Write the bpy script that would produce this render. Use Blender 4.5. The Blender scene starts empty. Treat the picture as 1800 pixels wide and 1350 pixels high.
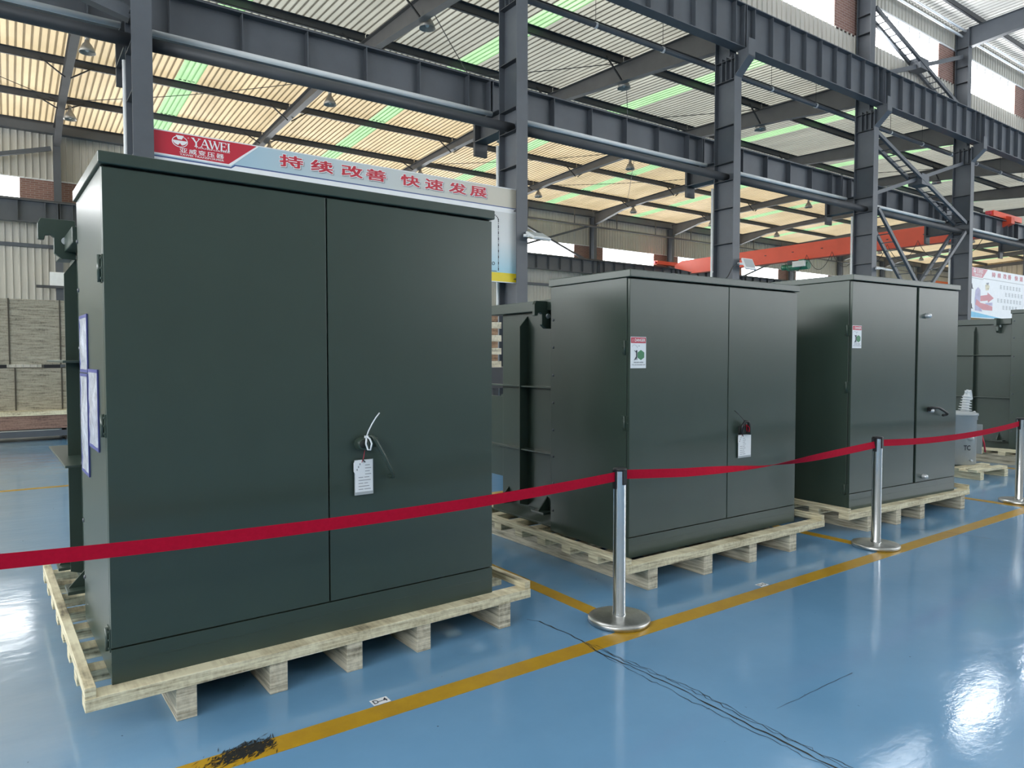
import bpy, bmesh, math, random
from mathutils import Vector, Matrix, Euler
random.seed(7)
SC = bpy.context.scene
COL = SC.collection

# ------------------------------------------------------------------ camera
cam_data = bpy.data.cameras.new('camera')
cam = bpy.data.objects.new('camera', cam_data)
COL.objects.link(cam)
cam_data.sensor_width = 36.0
cam_data.lens = 1245.0 / 1800.0 * 36.0
cam_data.clip_end = 300
cam.location = (0, 0, 1.6)
cam.rotation_euler = (math.radians(90) - math.atan(46 / 1245.0), 0, math.radians(-35.4))
SC.camera = cam

# ------------------------------------------------------------------ world, exposure
world = bpy.data.worlds.new('overcast_sky')
SC.world = world
world.use_nodes = True
wn = world.node_tree.nodes
wn['Background'].inputs[0].default_value = (0.93, 0.97, 1.0, 1)
wn['Background'].inputs[1].default_value = 2.6
SC.view_settings.view_transform = 'Standard'
SC.view_settings.look = 'None'
SC.view_settings.exposure = 0.75
SC.view_settings.gamma = 1.0
SC.view_settings.use_curve_mapping = False
SC.cycles.max_bounces = 7
SC.cycles.diffuse_bounces = 5
SC.cycles.glossy_bounces = 4
SC.cycles.transmission_bounces = 5
SC.cycles.transparent_max_bounces = 8
SC.cycles.caustics_reflective = False
SC.cycles.caustics_refractive = False
SC.cycles.sample_clamp_indirect = 6.0
SC.cycles.use_denoising = True
WIN_STRENGTH = 9.0

# ------------------------------------------------------------------ materials
def new_mat(name):
    m = bpy.data.materials.new(name)
    m.use_nodes = True
    nt = m.node_tree
    return m, nt, nt.nodes['Principled BSDF']

def node(nt, t, **kw):
    n = nt.nodes.new(t)
    for k, v in kw.items():
        setattr(n, k, v)
    return n

def noise(nt, scale, detail=3, rough=0.55, coord='Object', stretch=(1, 1, 1)):
    tc = node(nt, 'ShaderNodeTexCoord')
    mp = node(nt, 'ShaderNodeMapping')
    mp.inputs['Scale'].default_value = stretch
    nt.links.new(tc.outputs[coord], mp.inputs[0])
    n = node(nt, 'ShaderNodeTexNoise')
    n.inputs['Scale'].default_value = scale
    n.inputs['Detail'].default_value = detail
    n.inputs['Roughness'].default_value = rough
    nt.links.new(mp.outputs[0], n.inputs['Vector'])
    return n.outputs['Fac']

def ramp(nt, fac, stops):
    r = node(nt, 'ShaderNodeValToRGB')
    el = r.color_ramp.elements
    while len(el) < len(stops):
        el.new(0.5)
    for e, (p, c) in zip(el, stops):
        e.position = p
        e.color = (c[0], c[1], c[2], 1) if hasattr(c, '__len__') else (c, c, c, 1)
    nt.links.new(fac, r.inputs[0])
    return r.outputs[0]

def bump(nt, b, fac, strength, dist=0.01):
    n = node(nt, 'ShaderNodeBump')
    n.inputs['Strength'].default_value = strength
    n.inputs['Distance'].default_value = dist
    nt.links.new(fac, n.inputs['Height'])
    nt.links.new(n.outputs[0], b.inputs['Normal'])

def simple(name, col, rough=0.5, metal=0.0, var=0.12, scale=6, bmp=0.0, stretch=(1, 1, 1), spec=0.5):
    m, nt, b = new_mat(name)
    f = noise(nt, scale, 4, 0.6, stretch=stretch)
    lo = tuple(max(0, c * (1 - var)) for c in col)
    hi = tuple(min(1, c * (1 + var)) for c in col)
    nt.links.new(ramp(nt, f, [(0.3, lo), (0.7, hi)]), b.inputs['Base Color'])
    b.inputs['Roughness'].default_value = rough
    b.inputs['Metallic'].default_value = metal
    b.inputs['Specular IOR Level'].default_value = spec
    if bmp:
        bump(nt, b, f, bmp)
    return m

M = {}
M['paint'] = simple('green_grey_paint', (0.037, 0.057, 0.045), 0.30, var=0.05, scale=3, spec=0.52)
M['steel'] = simple('grey_steel_paint', (0.084, 0.094, 0.109), 0.45, var=0.10, scale=2)
M['steel_dark'] = simple('dark_steel_paint', (0.055, 0.058, 0.064), 0.5, var=0.12, scale=2)
M['steel_brown'] = simple('brown_grey_steel', (0.100, 0.098, 0.098), 0.5, var=0.12, scale=2)
M['chrome'] = simple('polished_stainless', (0.72, 0.72, 0.72), 0.16, 1.0, var=0.05, scale=5)
M['brushed'] = simple('scratched_stainless', (0.60, 0.60, 0.58), 0.30, 1.0, var=0.25, scale=9)
M['galv'] = simple('bright_galvanised', (0.75, 0.77, 0.8), 0.35, 0.7, var=0.1)
M['alu'] = simple('white_painted_metal', (0.72, 0.74, 0.75), 0.4, var=0.05)
M['belt'] = simple('red_webbing', (0.42, 0.004, 0.026), 0.8, var=0.08, scale=60, spec=0.12)
M['black'] = simple('black_plastic', (0.012, 0.012, 0.014), 0.4, var=0.1)
M['gap'] = simple('near_black', (0.010, 0.013, 0.012), 0.7, var=0.05)
M['white'] = simple('white_card', (0.80, 0.82, 0.84), 0.5, var=0.03)
M['ink'] = simple('dark_ink', (0.03, 0.035, 0.05), 0.6, var=0.05)
M['ink_grey'] = simple('grey_ink', (0.30, 0.31, 0.33), 0.6, var=0.05)
M['ink_pale'] = simple('hazed_ink', (0.42, 0.44, 0.45), 0.6, var=0.05)  # ink paled to paint haze over the far banner
M['danger_red'] = simple('sticker_red', (0.52, 0.03, 0.06), 0.4, var=0.03)
M['sign_red'] = simple('banner_red', (0.50, 0.012, 0.035), 0.45, var=0.05, scale=1)
M['sign_red_pale'] = simple('hazed_banner_red', (0.62, 0.27, 0.30), 0.5, var=0.08, scale=1)  # haze painted into the far banner's red
M['sign_white'] = simple('banner_white', (0.80, 0.82, 0.84), 0.45, var=0.03)
M['sign_blue'] = simple('banner_blue_line', (0.05, 0.09, 0.25), 0.5, var=0.03)
M['sign_yellow'] = simple('banner_yellow', (0.78, 0.62, 0.03), 0.5, var=0.03)
M['sign_cyan'] = simple('banner_cyan', (0.20, 0.52, 0.72), 0.5, var=0.06)
M['violet'] = simple('print_violet', (0.45, 0.43, 0.60), 0.5, var=0.15, scale=3)  # print lightened for the same haze
M['hex_green'] = simple('sticker_green', (0.06, 0.22, 0.10), 0.5, var=0.05)
M['orange'] = simple('orange_cloth', (0.75, 0.16, 0.05), 0.6, var=0.05)
M['crane_red'] = simple('crane_orange_red', (0.78, 0.10, 0.05), 0.45, var=0.07, scale=1)
M['hoist_green'] = simple('hoist_green_paint', (0.03, 0.20, 0.12), 0.4, var=0.2, scale=8)
M['tank_grey'] = simple('light_grey_enamel', (0.40, 0.43, 0.44), 0.35, var=0.04)
M['porcelain'] = simple('pale_insulator', (0.68, 0.71, 0.73), 0.25, var=0.04)
M['lamp_shell'] = simple('dusty_reflector', (0.33, 0.31, 0.28), 0.4, 0.4, var=0.2)
M['bulb'] = simple('frosted_bulb', (0.85, 0.85, 0.82), 0.3, var=0.02)
M['blue_trim'] = simple('blue_pouch_edge', (0.06, 0.07, 0.25), 0.4, var=0.05)
M['pouch'] = simple('glossy_pouch', (0.55, 0.58, 0.66), 0.14, var=0.25, scale=14, bmp=0.6)
M['board'] = None
M['wire'] = simple('steel_wire', (0.03, 0.03, 0.032), 0.5, var=0.05)
M['strap'] = simple('dark_strap', (0.06, 0.05, 0.035), 0.5, var=0.05)
M['rust_red'] = simple('rusty_red', (0.45, 0.05, 0.05), 0.5, var=0.1)

def wood(name, c_lo, c_hi, lam=55.0):
    m, nt, b = new_mat(name)
    f1 = noise(nt, 1.0, 5, 0.65, stretch=(3, 3, lam))
    f2 = noise(nt, 1.0, 4, 0.6, stretch=(40, 3.0, 25))
    mx = node(nt, 'ShaderNodeMix'); mx.data_type = 'FLOAT'
    mx.inputs[0].default_value = 0.28
    nt.links.new(f1, mx.inputs[2]); nt.links.new(f2, mx.inputs[3])
    c = ramp(nt, mx.outputs[0], [(0.34, tuple(x * 0.30 for x in c_lo)), (0.45, c_lo), (0.58, c_hi)])
    nt.links.new(c, b.inputs['Base Color'])
    b.inputs['Roughness'].default_value = 0.7
    bump(nt, b, f1, 0.15)
    return m
M['wood'] = wood('laminated_pallet_wood', (0.54, 0.47, 0.31), (0.80, 0.74, 0.53), 62)
M['wood_grey'] = wood('weathered_pallet_wood', (0.42, 0.37, 0.27), (0.70, 0.63, 0.48), 55)
M['wood_pack'] = wood('stacked_board_edges', (0.32, 0.29, 0.22), (0.46, 0.42, 0.33), 30)
M['wood_red'] = wood('reddish_board', (0.22, 0.13, 0.10), (0.32, 0.20, 0.15), 60)
M['wood_pale'] = wood('pale_batten', (0.60, 0.55, 0.42), (0.80, 0.74, 0.58), 20)
M['wood_brown'] = wood('brown_batten', (0.24, 0.14, 0.08), (0.40, 0.25, 0.15), 20)

def floor_mat():
    m, nt, b = new_mat('blue_epoxy_paint')
    f = noise(nt, 0.9, 6, 0.62)
    f2 = noise(nt, 0.35, 4, 0.6, stretch=(1, 2.0, 1))
    blue = ramp(nt, f, [(0.25, (0.125, 0.275, 0.45)), (0.75, (0.165, 0.335, 0.53))])
    worn_glare = ramp(nt, noise(nt, 2.2, 6, 0.7, stretch=(0.5, 1.6, 1)), [(0.3, (0.26, 0.33, 0.38)), (0.75, (0.36, 0.42, 0.46))])
    tc = node(nt, 'ShaderNodeTexCoord')
    sx = node(nt, 'ShaderNodeSeparateXYZ')
    nt.links.new(tc.outputs['Object'], sx.inputs[0])
    # grey aisle at low X: wear, plus the bright wall's reflection painted in
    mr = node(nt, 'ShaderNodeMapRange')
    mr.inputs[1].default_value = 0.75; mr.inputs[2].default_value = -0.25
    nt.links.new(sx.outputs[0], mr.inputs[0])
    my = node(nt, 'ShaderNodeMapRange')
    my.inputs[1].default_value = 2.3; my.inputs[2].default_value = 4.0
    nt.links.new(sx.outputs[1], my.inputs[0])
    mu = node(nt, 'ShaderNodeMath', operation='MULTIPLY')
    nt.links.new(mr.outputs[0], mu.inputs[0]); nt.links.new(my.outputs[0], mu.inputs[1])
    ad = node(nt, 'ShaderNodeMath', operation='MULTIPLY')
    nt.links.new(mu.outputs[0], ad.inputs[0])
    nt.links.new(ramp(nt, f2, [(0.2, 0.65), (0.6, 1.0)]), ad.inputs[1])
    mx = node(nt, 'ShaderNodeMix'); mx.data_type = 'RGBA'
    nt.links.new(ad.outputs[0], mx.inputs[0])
    nt.links.new(blue, mx.inputs[6]); nt.links.new(worn_glare, mx.inputs[7])
    # small dark specks
    sp = noise(nt, 24, 2, 0.5)
    spm = ramp(nt, sp, [(0.21, 1.0), (0.235, 0.0)])
    mx2 = node(nt, 'ShaderNodeMix'); mx2.data_type = 'RGBA'
    nt.links.new(spm, mx2.inputs[0])
    nt.links.new(mx.outputs[2], mx2.inputs[6])
    mx2.inputs[7].default_value = (0.05, 0.08, 0.11, 1)
    nt.links.new(mx2.outputs[2], b.inputs['Base Color'])
    rg = ramp(nt, noise(nt, 1.6, 6, 0.65, stretch=(1, 1.6, 1)), [(0.3, 0.055), (0.7, 0.16)])
    nt.links.new(rg, b.inputs['Roughness'])
    b.inputs['IOR'].default_value = 1.5
    fb = noise(nt, 5.0, 6, 0.6, stretch=(1, 1.8, 1))
    bump(nt, b, fb, 0.085, 0.015)
    return m
M['floor'] = floor_mat()
def line_mat():
    m, nt, b = new_mat('yellow_floor_paint')
    f = noise(nt, 3, 6, 0.7)
    c = ramp(nt, f, [(0.25, (0.36, 0.20, 0.015)), (0.6, (0.50, 0.29, 0.012)), (0.85, (0.54, 0.33, 0.03))])
    nt.links.new(c, b.inputs['Base Color'])
    b.inputs['Roughness'].default_value = 0.28
    return m
M['line'] = line_mat()
M['scuff'] = simple('black_scuff', (0.012, 0.013, 0.012), 0.6, var=0.3, scale=30)

def sheet_mat(name, lo, hi, trans, tcol, stretch=(1.3, 0.25, 1)):
    m, nt, b = new_mat(name)
    f = noise(nt, 1.0, 6, 0.7, stretch=stretch)
    c = ramp(nt, f, [(0.25, lo), (0.7, hi)])
    nt.links.new(c, b.inputs['Base Color'])
    b.inputs['Roughness'].default_value = 0.6
    if trans > 0:
        tr = node(nt, 'ShaderNodeBsdfTranslucent')
        mxc = node(nt, 'ShaderNodeMix'); mxc.data_type = 'RGBA'; mxc.blend_type = 'MULTIPLY'
        mxc.inputs[0].default_value = 1.0
        g = ramp(nt, f, [(0.2, 0.62), (0.75, 1.0)])
        nt.links.new(g, mxc.inputs[6])
        mxc.inputs[7].default_value = (*tcol, 1)
        nt.links.new(mxc.outputs[2], tr.inputs[0])
        ms = node(nt, 'ShaderNodeMixShader')
        ms.inputs[0].default_value = trans
        nt.links.new(b.outputs[0], ms.inputs[1]); nt.links.new(tr.outputs[0], ms.inputs[2])
        nt.links.new(ms.outputs[0], nt.nodes['Material Output'].inputs[0])
    return m
M['roof_grey'] = sheet_mat('grey_roof_sheet', (0.46, 0.44, 0.40), (0.58, 0.56, 0.51), 0.44, (0.37, 0.352, 0.285))  # roof sheets get added translucency, so sky light brightens them and the hall
M['roof_tan'] = sheet_mat('tan_roof_sheet', (0.52, 0.45, 0.34), (0.68, 0.60, 0.47), 0.38, (0.72, 0.545, 0.31))  # same sheeting; warm window light painted into the far slope's colour
M['roof_white'] = sheet_mat('pale_roof_sheet', (0.56, 0.55, 0.52), (0.68, 0.67, 0.63), 0.35, (0.44, 0.43, 0.40))
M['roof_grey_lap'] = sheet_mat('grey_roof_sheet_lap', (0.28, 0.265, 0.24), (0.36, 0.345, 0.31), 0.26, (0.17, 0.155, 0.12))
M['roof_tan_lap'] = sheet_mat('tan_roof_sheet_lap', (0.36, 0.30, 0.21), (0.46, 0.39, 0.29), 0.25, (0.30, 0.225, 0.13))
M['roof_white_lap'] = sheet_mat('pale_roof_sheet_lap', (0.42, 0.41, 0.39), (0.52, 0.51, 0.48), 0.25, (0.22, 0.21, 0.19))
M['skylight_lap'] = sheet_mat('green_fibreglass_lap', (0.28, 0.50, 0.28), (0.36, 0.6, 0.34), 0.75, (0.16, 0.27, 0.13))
M['skylight'] = sheet_mat('green_fibreglass_sheet', (0.30, 0.62, 0.32), (0.45, 0.75, 0.42), 0.80, (0.27, 0.42, 0.22), (3, 0.9, 1))
M['cladding'] = sheet_mat('cream_wall_cladding', (0.42, 0.41, 0.37), (0.52, 0.50, 0.45), 0.0, (0, 0, 0), (1.5, 1.5, 0.2))
M['cladding_tan'] = sheet_mat('tan_wall_cladding', (0.46, 0.38, 0.27), (0.56, 0.47, 0.35), 0.0, (0, 0, 0), (1.5, 1.5, 0.2))

def brick_mat():
    m, nt, b = new_mat('red_brick')
    tc = node(nt, 'ShaderNodeTexCoord')
    mp = node(nt, 'ShaderNodeMapping')
    mp.inputs['Rotation'].default_value = (math.radians(90), 0, 0)
    nt.links.new(tc.outputs['Object'], mp.inputs[0])
    br = node(nt, 'ShaderNodeTexBrick')
    br.inputs['Color1'].default_value = (0.20, 0.105, 0.085, 1)
    br.inputs['Color2'].default_value = (0.25, 0.135, 0.11, 1)
    br.inputs['Mortar'].default_value = (0.32, 0.26, 0.235, 1)
    br.inputs['Scale'].default_value = 4.0
    br.inputs['Mortar Size'].default_value = 0.03
    br.inputs['Brick Width'].default_value = 0.96
    br.inputs['Row Height'].default_value = 0.28
    nt.links.new(mp.outputs[0], br.inputs['Vector'])
    nt.links.new(br.outputs['Color'], b.inputs['Base Color'])
    b.inputs['Roughness'].default_value = 0.8
    return m
M['brick'] = brick_mat()

def pane_mat():
    m, nt, b = new_mat('daylit_window_pane')
    b.inputs['Base Color'].default_value = (0.8, 0.82, 0.85, 1)
    b.inputs['Roughness'].default_value = 0.3
    b.inputs['Emission Color'].default_value = (0.95, 0.98, 1.0, 1)
    b.inputs['Emission Strength'].default_value = WIN_STRENGTH
    return m
M['pane'] = pane_mat()

def banner_mat():
    # printed gradient of the banner itself: pale blue to beige along its length, light blue towards the foot
    m, nt, b = new_mat('printed_banner')
    tc = node(nt, 'ShaderNodeTexCoord')
    sx = node(nt, 'ShaderNodeSeparateXYZ')
    nt.links.new(tc.outputs['Object'], sx.inputs[0])
    mr = node(nt, 'ShaderNodeMapRange'); mr.inputs[1].default_value = 0; mr.inputs[2].default_value = 5.83
    nt.links.new(sx.outputs[0], mr.inputs[0])
    top = ramp(nt, mr.outputs[0], [(0.2, (0.36, 0.52, 0.62)), (0.45, (0.50, 0.57, 0.60)), (0.7, (0.55, 0.57, 0.55)), (0.9, (0.56, 0.53, 0.45))])
    mz = node(nt, 'ShaderNodeMapRange'); mz.inputs[1].default_value = -1.65; mz.inputs[2].default_value = -0.33
    nt.links.new(sx.outputs[2], mz.inputs[0])
    low = ramp(nt, mz.outputs[0], [(0.12, (0.32, 0.60, 0.74)), (0.55, (0.68, 0.72, 0.74)), (1.0, (0.62, 0.63, 0.62))])
    gt = node(nt, 'ShaderNodeMath', operation='GREATER_THAN'); gt.inputs[1].default_value = -0.33
    nt.links.new(sx.outputs[2], gt.inputs[0])
    mx = node(nt, 'ShaderNodeMix'); mx.data_type = 'RGBA'
    nt.links.new(gt.outputs[0], mx.inputs[0])
    nt.links.new(low, mx.inputs[6]); nt.links.new(top, mx.inputs[7])
    nt.links.new(mx.outputs[2], b.inputs['Base Color'])
    b.inputs['Roughness'].default_value = 0.4
    return m
M['banner'] = banner_mat()

# ------------------------------------------------------------------ mesh helpers
class MB:
    def __init__(self):
        self.v = []; self.f = []; self.sm = []
    def quad_box(self, pts):
        n = len(self.v); self.v += [tuple(p) for p in pts]
        for q in ((0, 3, 2, 1), (4, 5, 6, 7), (0, 1, 5, 4), (1, 2, 6, 5), (2, 3, 7, 6), (3, 0, 4, 7)):
            self.f.append(tuple(n + i for i in q)); self.sm.append(False)
        return self
    def box(self, x0, x1, y0, y1, z0, z1):
        return self.quad_box([(x0, y0, z0), (x1, y0, z0), (x1, y1, z0), (x0, y1, z0), (x0, y0, z1), (x1, y0, z1), (x1, y1, z1), (x0, y1, z1)])
    def beam(self, a, b, w, h, up=(0, 0, 1)):
        a = Vector(a); b = Vector(b); d = (b - a).normalized(); up = Vector(up)
        s = d.cross(up)
        if s.length < 1e-4:
            s = d.cross(Vector((0, 1, 0)))
        s.normalize(); u = s.cross(d)
        s *= w / 2; u *= h / 2
        return self.quad_box([a - s - u, a + s - u, b + s - u, b - s - u, a - s + u, a + s + u, b + s + u, b - s + u])
    def cyl(self, a, b, r, seg=16, r2=None, cap=True):
        a = Vector(a); b = Vector(b); d = (b - a).normalized()
        s = d.orthogonal().normalized(); u = d.cross(s)
        r2 = r if r2 is None else r2
        n = len(self.v)
        for p, rr in ((a, r), (b, r2)):
            for i in range(seg):
                t = 2 * math.pi * i / seg
                self.v.append(tuple(p + s * math.cos(t) * rr + u * math.sin(t) * rr))
        for i in range(seg):
            j = (i + 1) % seg
            self.f.append((n + i, n + j, n + seg + j, n + seg + i)); self.sm.append(True)
        if cap:
            self.f.append(tuple(n + i for i in reversed(range(seg)))); self.sm.append(False)
            self.f.append(tuple(n + seg + i for i in range(seg))); self.sm.append(False)
        return self
    def tube(self, pts, r, seg=10):
        pts = [Vector(p) for p in pts]; n = len(self.v); k = len(pts)
        ref = None
        for i, p in enumerate(pts):
            d = (pts[min(i + 1, k - 1)] - pts[max(i - 1, 0)]).normalized()
            if ref is None:
                s = d.orthogonal().normalized()
            else:
                s = (ref - d * ref.dot(d)).normalized()
            ref = s; u = d.cross(s)
            for j in range(seg):
                t = 2 * math.pi * j / seg
                self.v.append(tuple(p + s * math.cos(t) * r + u * math.sin(t) * r))
        for i in range(k - 1):
            for j in range(seg):
                q = (j + 1) % seg
                self.f.append((n + i * seg + j, n + i * seg + q, n + (i + 1) * seg + q, n + (i + 1) * seg + j)); self.sm.append(True)
        self.f.append(tuple(n + j for j in reversed(range(seg)))); self.sm.append(False)
        self.f.append(tuple(n + (k - 1) * seg + j for j in range(seg))); self.sm.append(False)
        return self
    def prism(self, poly, o, ax, ay, az):
        """polygon (u,v) in axes ax, ay extruded by vector az from origin o"""
        o = Vector(o); ax = Vector(ax); ay = Vector(ay); az = Vector(az); n = len(self.v); k = len(poly)
        for e in (Vector((0, 0, 0)), az):
            for u, w in poly:
                self.v.append(tuple(o + ax * u + ay * w + e))
        self.f.append(tuple(n + i for i in reversed(range(k)))); self.sm.append(False)
        self.f.append(tuple(n + k + i for i in range(k))); self.sm.append(False)
        for i in range(k):
            j = (i + 1) % k
            self.f.append((n + i, n + j, n + k + j, n + k + i)); self.sm.append(False)
        return self
    def lathe(self, prof, o, axis=(0, 0, 1), seg=24):
        o = Vector(o); d = Vector(axis).normalized(); s = d.orthogonal().normalized(); u = d.cross(s); n = len(self.v); k = len(prof)
        for r, h in prof:
            for i in range(seg):
                t = 2 * math.pi * i / seg
                self.v.append(tuple(o + d * h + (s * math.cos(t) + u * math.sin(t)) * r))
        for a in range(k - 1):
            for i in range(seg):
                j = (i + 1) % seg
                self.f.append((n + a * seg + i, n + a * seg + j, n + (a + 1) * seg + j, n + (a + 1) * seg + i)); self.sm.append(True)
        return self
    def build(self, name, mat, parent=None, bevel=0.0, seg=2):
        me = bpy.data.meshes.new(name)
        me.from_pydata(self.v, [], self.f)
        bm = bmesh.new(); bm.from_mesh(me)
        bmesh.ops.recalc_face_normals(bm, faces=bm.faces)
        bm.to_mesh(me); bm.free()
        for p, s in zip(me.polygons, self.sm):
            p.use_smooth = s
        me.materials.append(M[mat] if isinstance(mat, str) else mat)
        o = bpy.data.objects.new(name, me)
        COL.objects.link(o)
        if parent is not None:
            o.parent = parent
        if bevel:
            md = o.modifiers.new('edge', 'BEVEL'); md.width = bevel; md.segments = seg; md.limit_method = 'ANGLE'
        return o

def tag(o, label, cat, group=None, kind=None):
    o['label'] = label; o['category'] = cat
    if group: o['group'] = group
    if kind: o['kind'] = kind
    return o

def thing(name, label, cat, loc=(0, 0, 0), rz=0.0, group=None, kind=None):
    o = bpy.data.objects.new(name, None); COL.objects.link(o)
    o.empty_display_size = 0.1
    o.location = loc; o.rotation_euler = (0, 0, rz)
    return tag(o, label, cat, group, kind)

def text_mesh(name, body, mat, parent, origin, xdir, ydir, width=None, height=None, bold=0.0, thick=0.0008, spacing=1.0, shear=0.0, copies=None):
    """lettering as thin raised mesh: lower left corner at origin, running along xdir, up along ydir"""
    cu = bpy.data.curves.new(name, 'FONT')
    cu.body = body; cu.size = 1.0; cu.offset = bold; cu.resolution_u = 3; cu.space_character = spacing; cu.shear = shear
    to = bpy.data.objects.new(name, cu); COL.objects.link(to)
    dg = bpy.context.evaluated_depsgraph_get(); dg.update()
    me = bpy.data.meshes.new_from_object(to.evaluated_get(dg))
    COL.objects.unlink(to); bpy.data.objects.remove(to); bpy.data.curves.remove(cu)
    if len(me.vertices) == 0:
        return None
    xs = [v.co.x for v in me.vertices]; ys = [v.co.y for v in me.vertices]
    x0, x1, y0, y1 = min(xs), max(xs), min(ys), max(ys)
    sx = width / (x1 - x0) if width else None
    sy = height / (y1 - y0) if height else None
    sx = sx or sy; sy = sy or sx
    X = Vector(xdir).normalized(); Y = Vector(ydir).normalized(); N = X.cross(Y); O = Vector(origin)
    for v in me.vertices:
        v.co = O + X * ((v.co.x - x0) * sx) + Y * ((v.co.y - y0) * sy) + N * thick
    if copies:
        v = []; f = []
        for q, (cx_, cy_) in enumerate(copies):
            n = len(v)
            v += [tuple(p.co + X * cx_ + Y * cy_ + N * (0.00004 * q)) for p in me.vertices]
            f += [tuple(n + i for i in p.vertices) for p in me.polygons]
        me2 = bpy.data.meshes.new(name); me2.from_pydata(v, [], f); bpy.data.meshes.remove(me); me = me2
    me.materials.clear(); me.materials.append(M[mat])
    me.name = name
    o = bpy.data.objects.new(name, me); COL.objects.link(o)
    if parent is not None: o.parent = parent
    return o

def corrugated(name, mat, origin, ax, ay, length, width, pitch=0.2, depth=0.035, parent=None, gaps=None):
    """ribbed sheet: ribs run along ay (length), repeat along ax (width); depth along ax x ay"""
    ax = Vector(ax).normalized(); ay = Vector(ay).normalized(); n = ax.cross(ay); o = Vector(origin)
    prof = []; x = 0.0
    while x < width - 1e-6:
        for du, dz in ((0, 0), (0.70, 0), (0.76, 1), (0.94, 1)):
            u = x + du * pitch
            if u <= width: prof.append((u, dz * depth))
        x += pitch
    prof.append((width, 0))
    v = []; f = []
    for u, h in prof:
        v.append(tuple(o + ax * u + n * h)); v.append(tuple(o + ax * u + n * h + ay * length))
    for i in range(len(prof) - 1):
        f.append((2 * i, 2 * i + 2, 2 * i + 3, 2 * i + 1))
    me = bpy.data.meshes.new(name); me.from_pydata(v, [], f); me.materials.append(M[mat])
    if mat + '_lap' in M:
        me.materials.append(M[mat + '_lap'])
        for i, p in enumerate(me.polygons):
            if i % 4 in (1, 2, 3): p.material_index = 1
    ob = bpy.data.objects.new(name, me); COL.objects.link(ob)
    if parent is not None: ob.parent = parent
    return ob

ORD = ['first', 'second', 'third', 'fourth', 'fifth', 'sixth', 'seventh', 'eighth', 'ninth', 'tenth', 'eleventh', 'twelfth', 'thirteenth', 'fourteenth']

def bay_at(i):
    if i < 0: return ('one bay', 'two bays', 'three bays')[-i - 1] + ' before the first column'
    if i < 4: return 'between the %s and %s columns' % (ORD[i], ORD[i + 1])
    return '%s bay past the fifth column' % ORD[i - 4]
def frame_at(i):
    if i < 0: return 'one frame before the first column'
    if i < 5: return 'in line with the %s column' % ORD[i]
    return '%s frame past the fifth column' % ORD[i - 5]

# ================================================================== SETTING
XA, XB = -14.0, 67.8          # hall ends
CX = [1.47 + 6.0 * i for i in range(12)]     # frame lines
YC0, YC1 = 10.2, 10.75        # column row (flange faces)
YW = 28.72                    # far wall
ROOF = [(10.72, 9.46), (19.5, 9.80), (28.72, 9.44)]

def roof_z(y):
    (a, za), (b, zb), (c, zc) = ROOF
    return za + (zb - za) * (y - a) / (b - a) if y < b else zb + (zc - zb) * (y - b) / (c - b)

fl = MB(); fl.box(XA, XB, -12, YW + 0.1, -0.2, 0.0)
floor = tag(fl.build('floor', 'floor'), 'glossy blue painted concrete floor with wear and a painted-in wall reflection', 'floor', kind='structure')
def lane(x0, x1, y0, y1):
    MB().box(x0, x1, y0, y1, 0.0, 0.0012).build('lane_line', 'line', floor)
lane(-6, 66, 2.843, 2.968)
for i in range(6):
    xc = 2.975 + 2.945 * i
    lane(xc - 0.055, xc + 0.055, 2.968, 10.2 if i else 7.0)
lane(4.2, 30, 6.86, 6.97)
lane(-6, 2.2, 10.36, 10.47)
# black scuff over the line and the cracked joint
def blob(name, mat, pts, z):
    n = len(pts); me = bpy.data.meshes.new(name)
    me.from_pydata([(x, y, z) for x, y in pts], [], [tuple(range(n))])
    me.materials.append(M[mat]); o = bpy.data.objects.new(name, me); COL.objects.link(o); o.parent = floor
    return o
def inside(x, y):
    c = 2.918 + 0.10 * (x - 0.74)
    return math.exp(-((x - 0.765) / 0.115) ** 2) * math.exp(-((y - c - 0.012) / 0.042) ** 2)
nst = 0; sv = []; sf = []
while nst < 420:
    x = random.uniform(0.54, 0.93); y = random.uniform(2.80, 3.04)
    if random.random() > inside(x, y) * 1.2: continue
    q = inside(x, y)
    L = random.uniform(0.006, 0.026); w = random.uniform(0.0008, 0.0022) * (1 + 3.0 * q); t = math.radians(random.gauss(38, 22))
    c, s_ = math.cos(t), math.sin(t)
    if x + c * L > 0.885: continue
    k = len(sv); zz = 0.0020 + 0.000001 * nst
    sv += [(x - c * L, y - s_ * L, zz), (x + s_ * w, y - c * w, zz), (x + c * L, y + s_ * L, zz), (x - s_ * w, y + c * w, zz)]
    sf.append((k, k + 1, k + 2, k + 3)); nst += 1
me = bpy.data.meshes.new('scuff_stain'); me.from_pydata(sv, [], sf); me.materials.append(M['scuff'])
o = bpy.data.objects.new('scuff_stain', me); COL.objects.link(o); o.parent = floor
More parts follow.
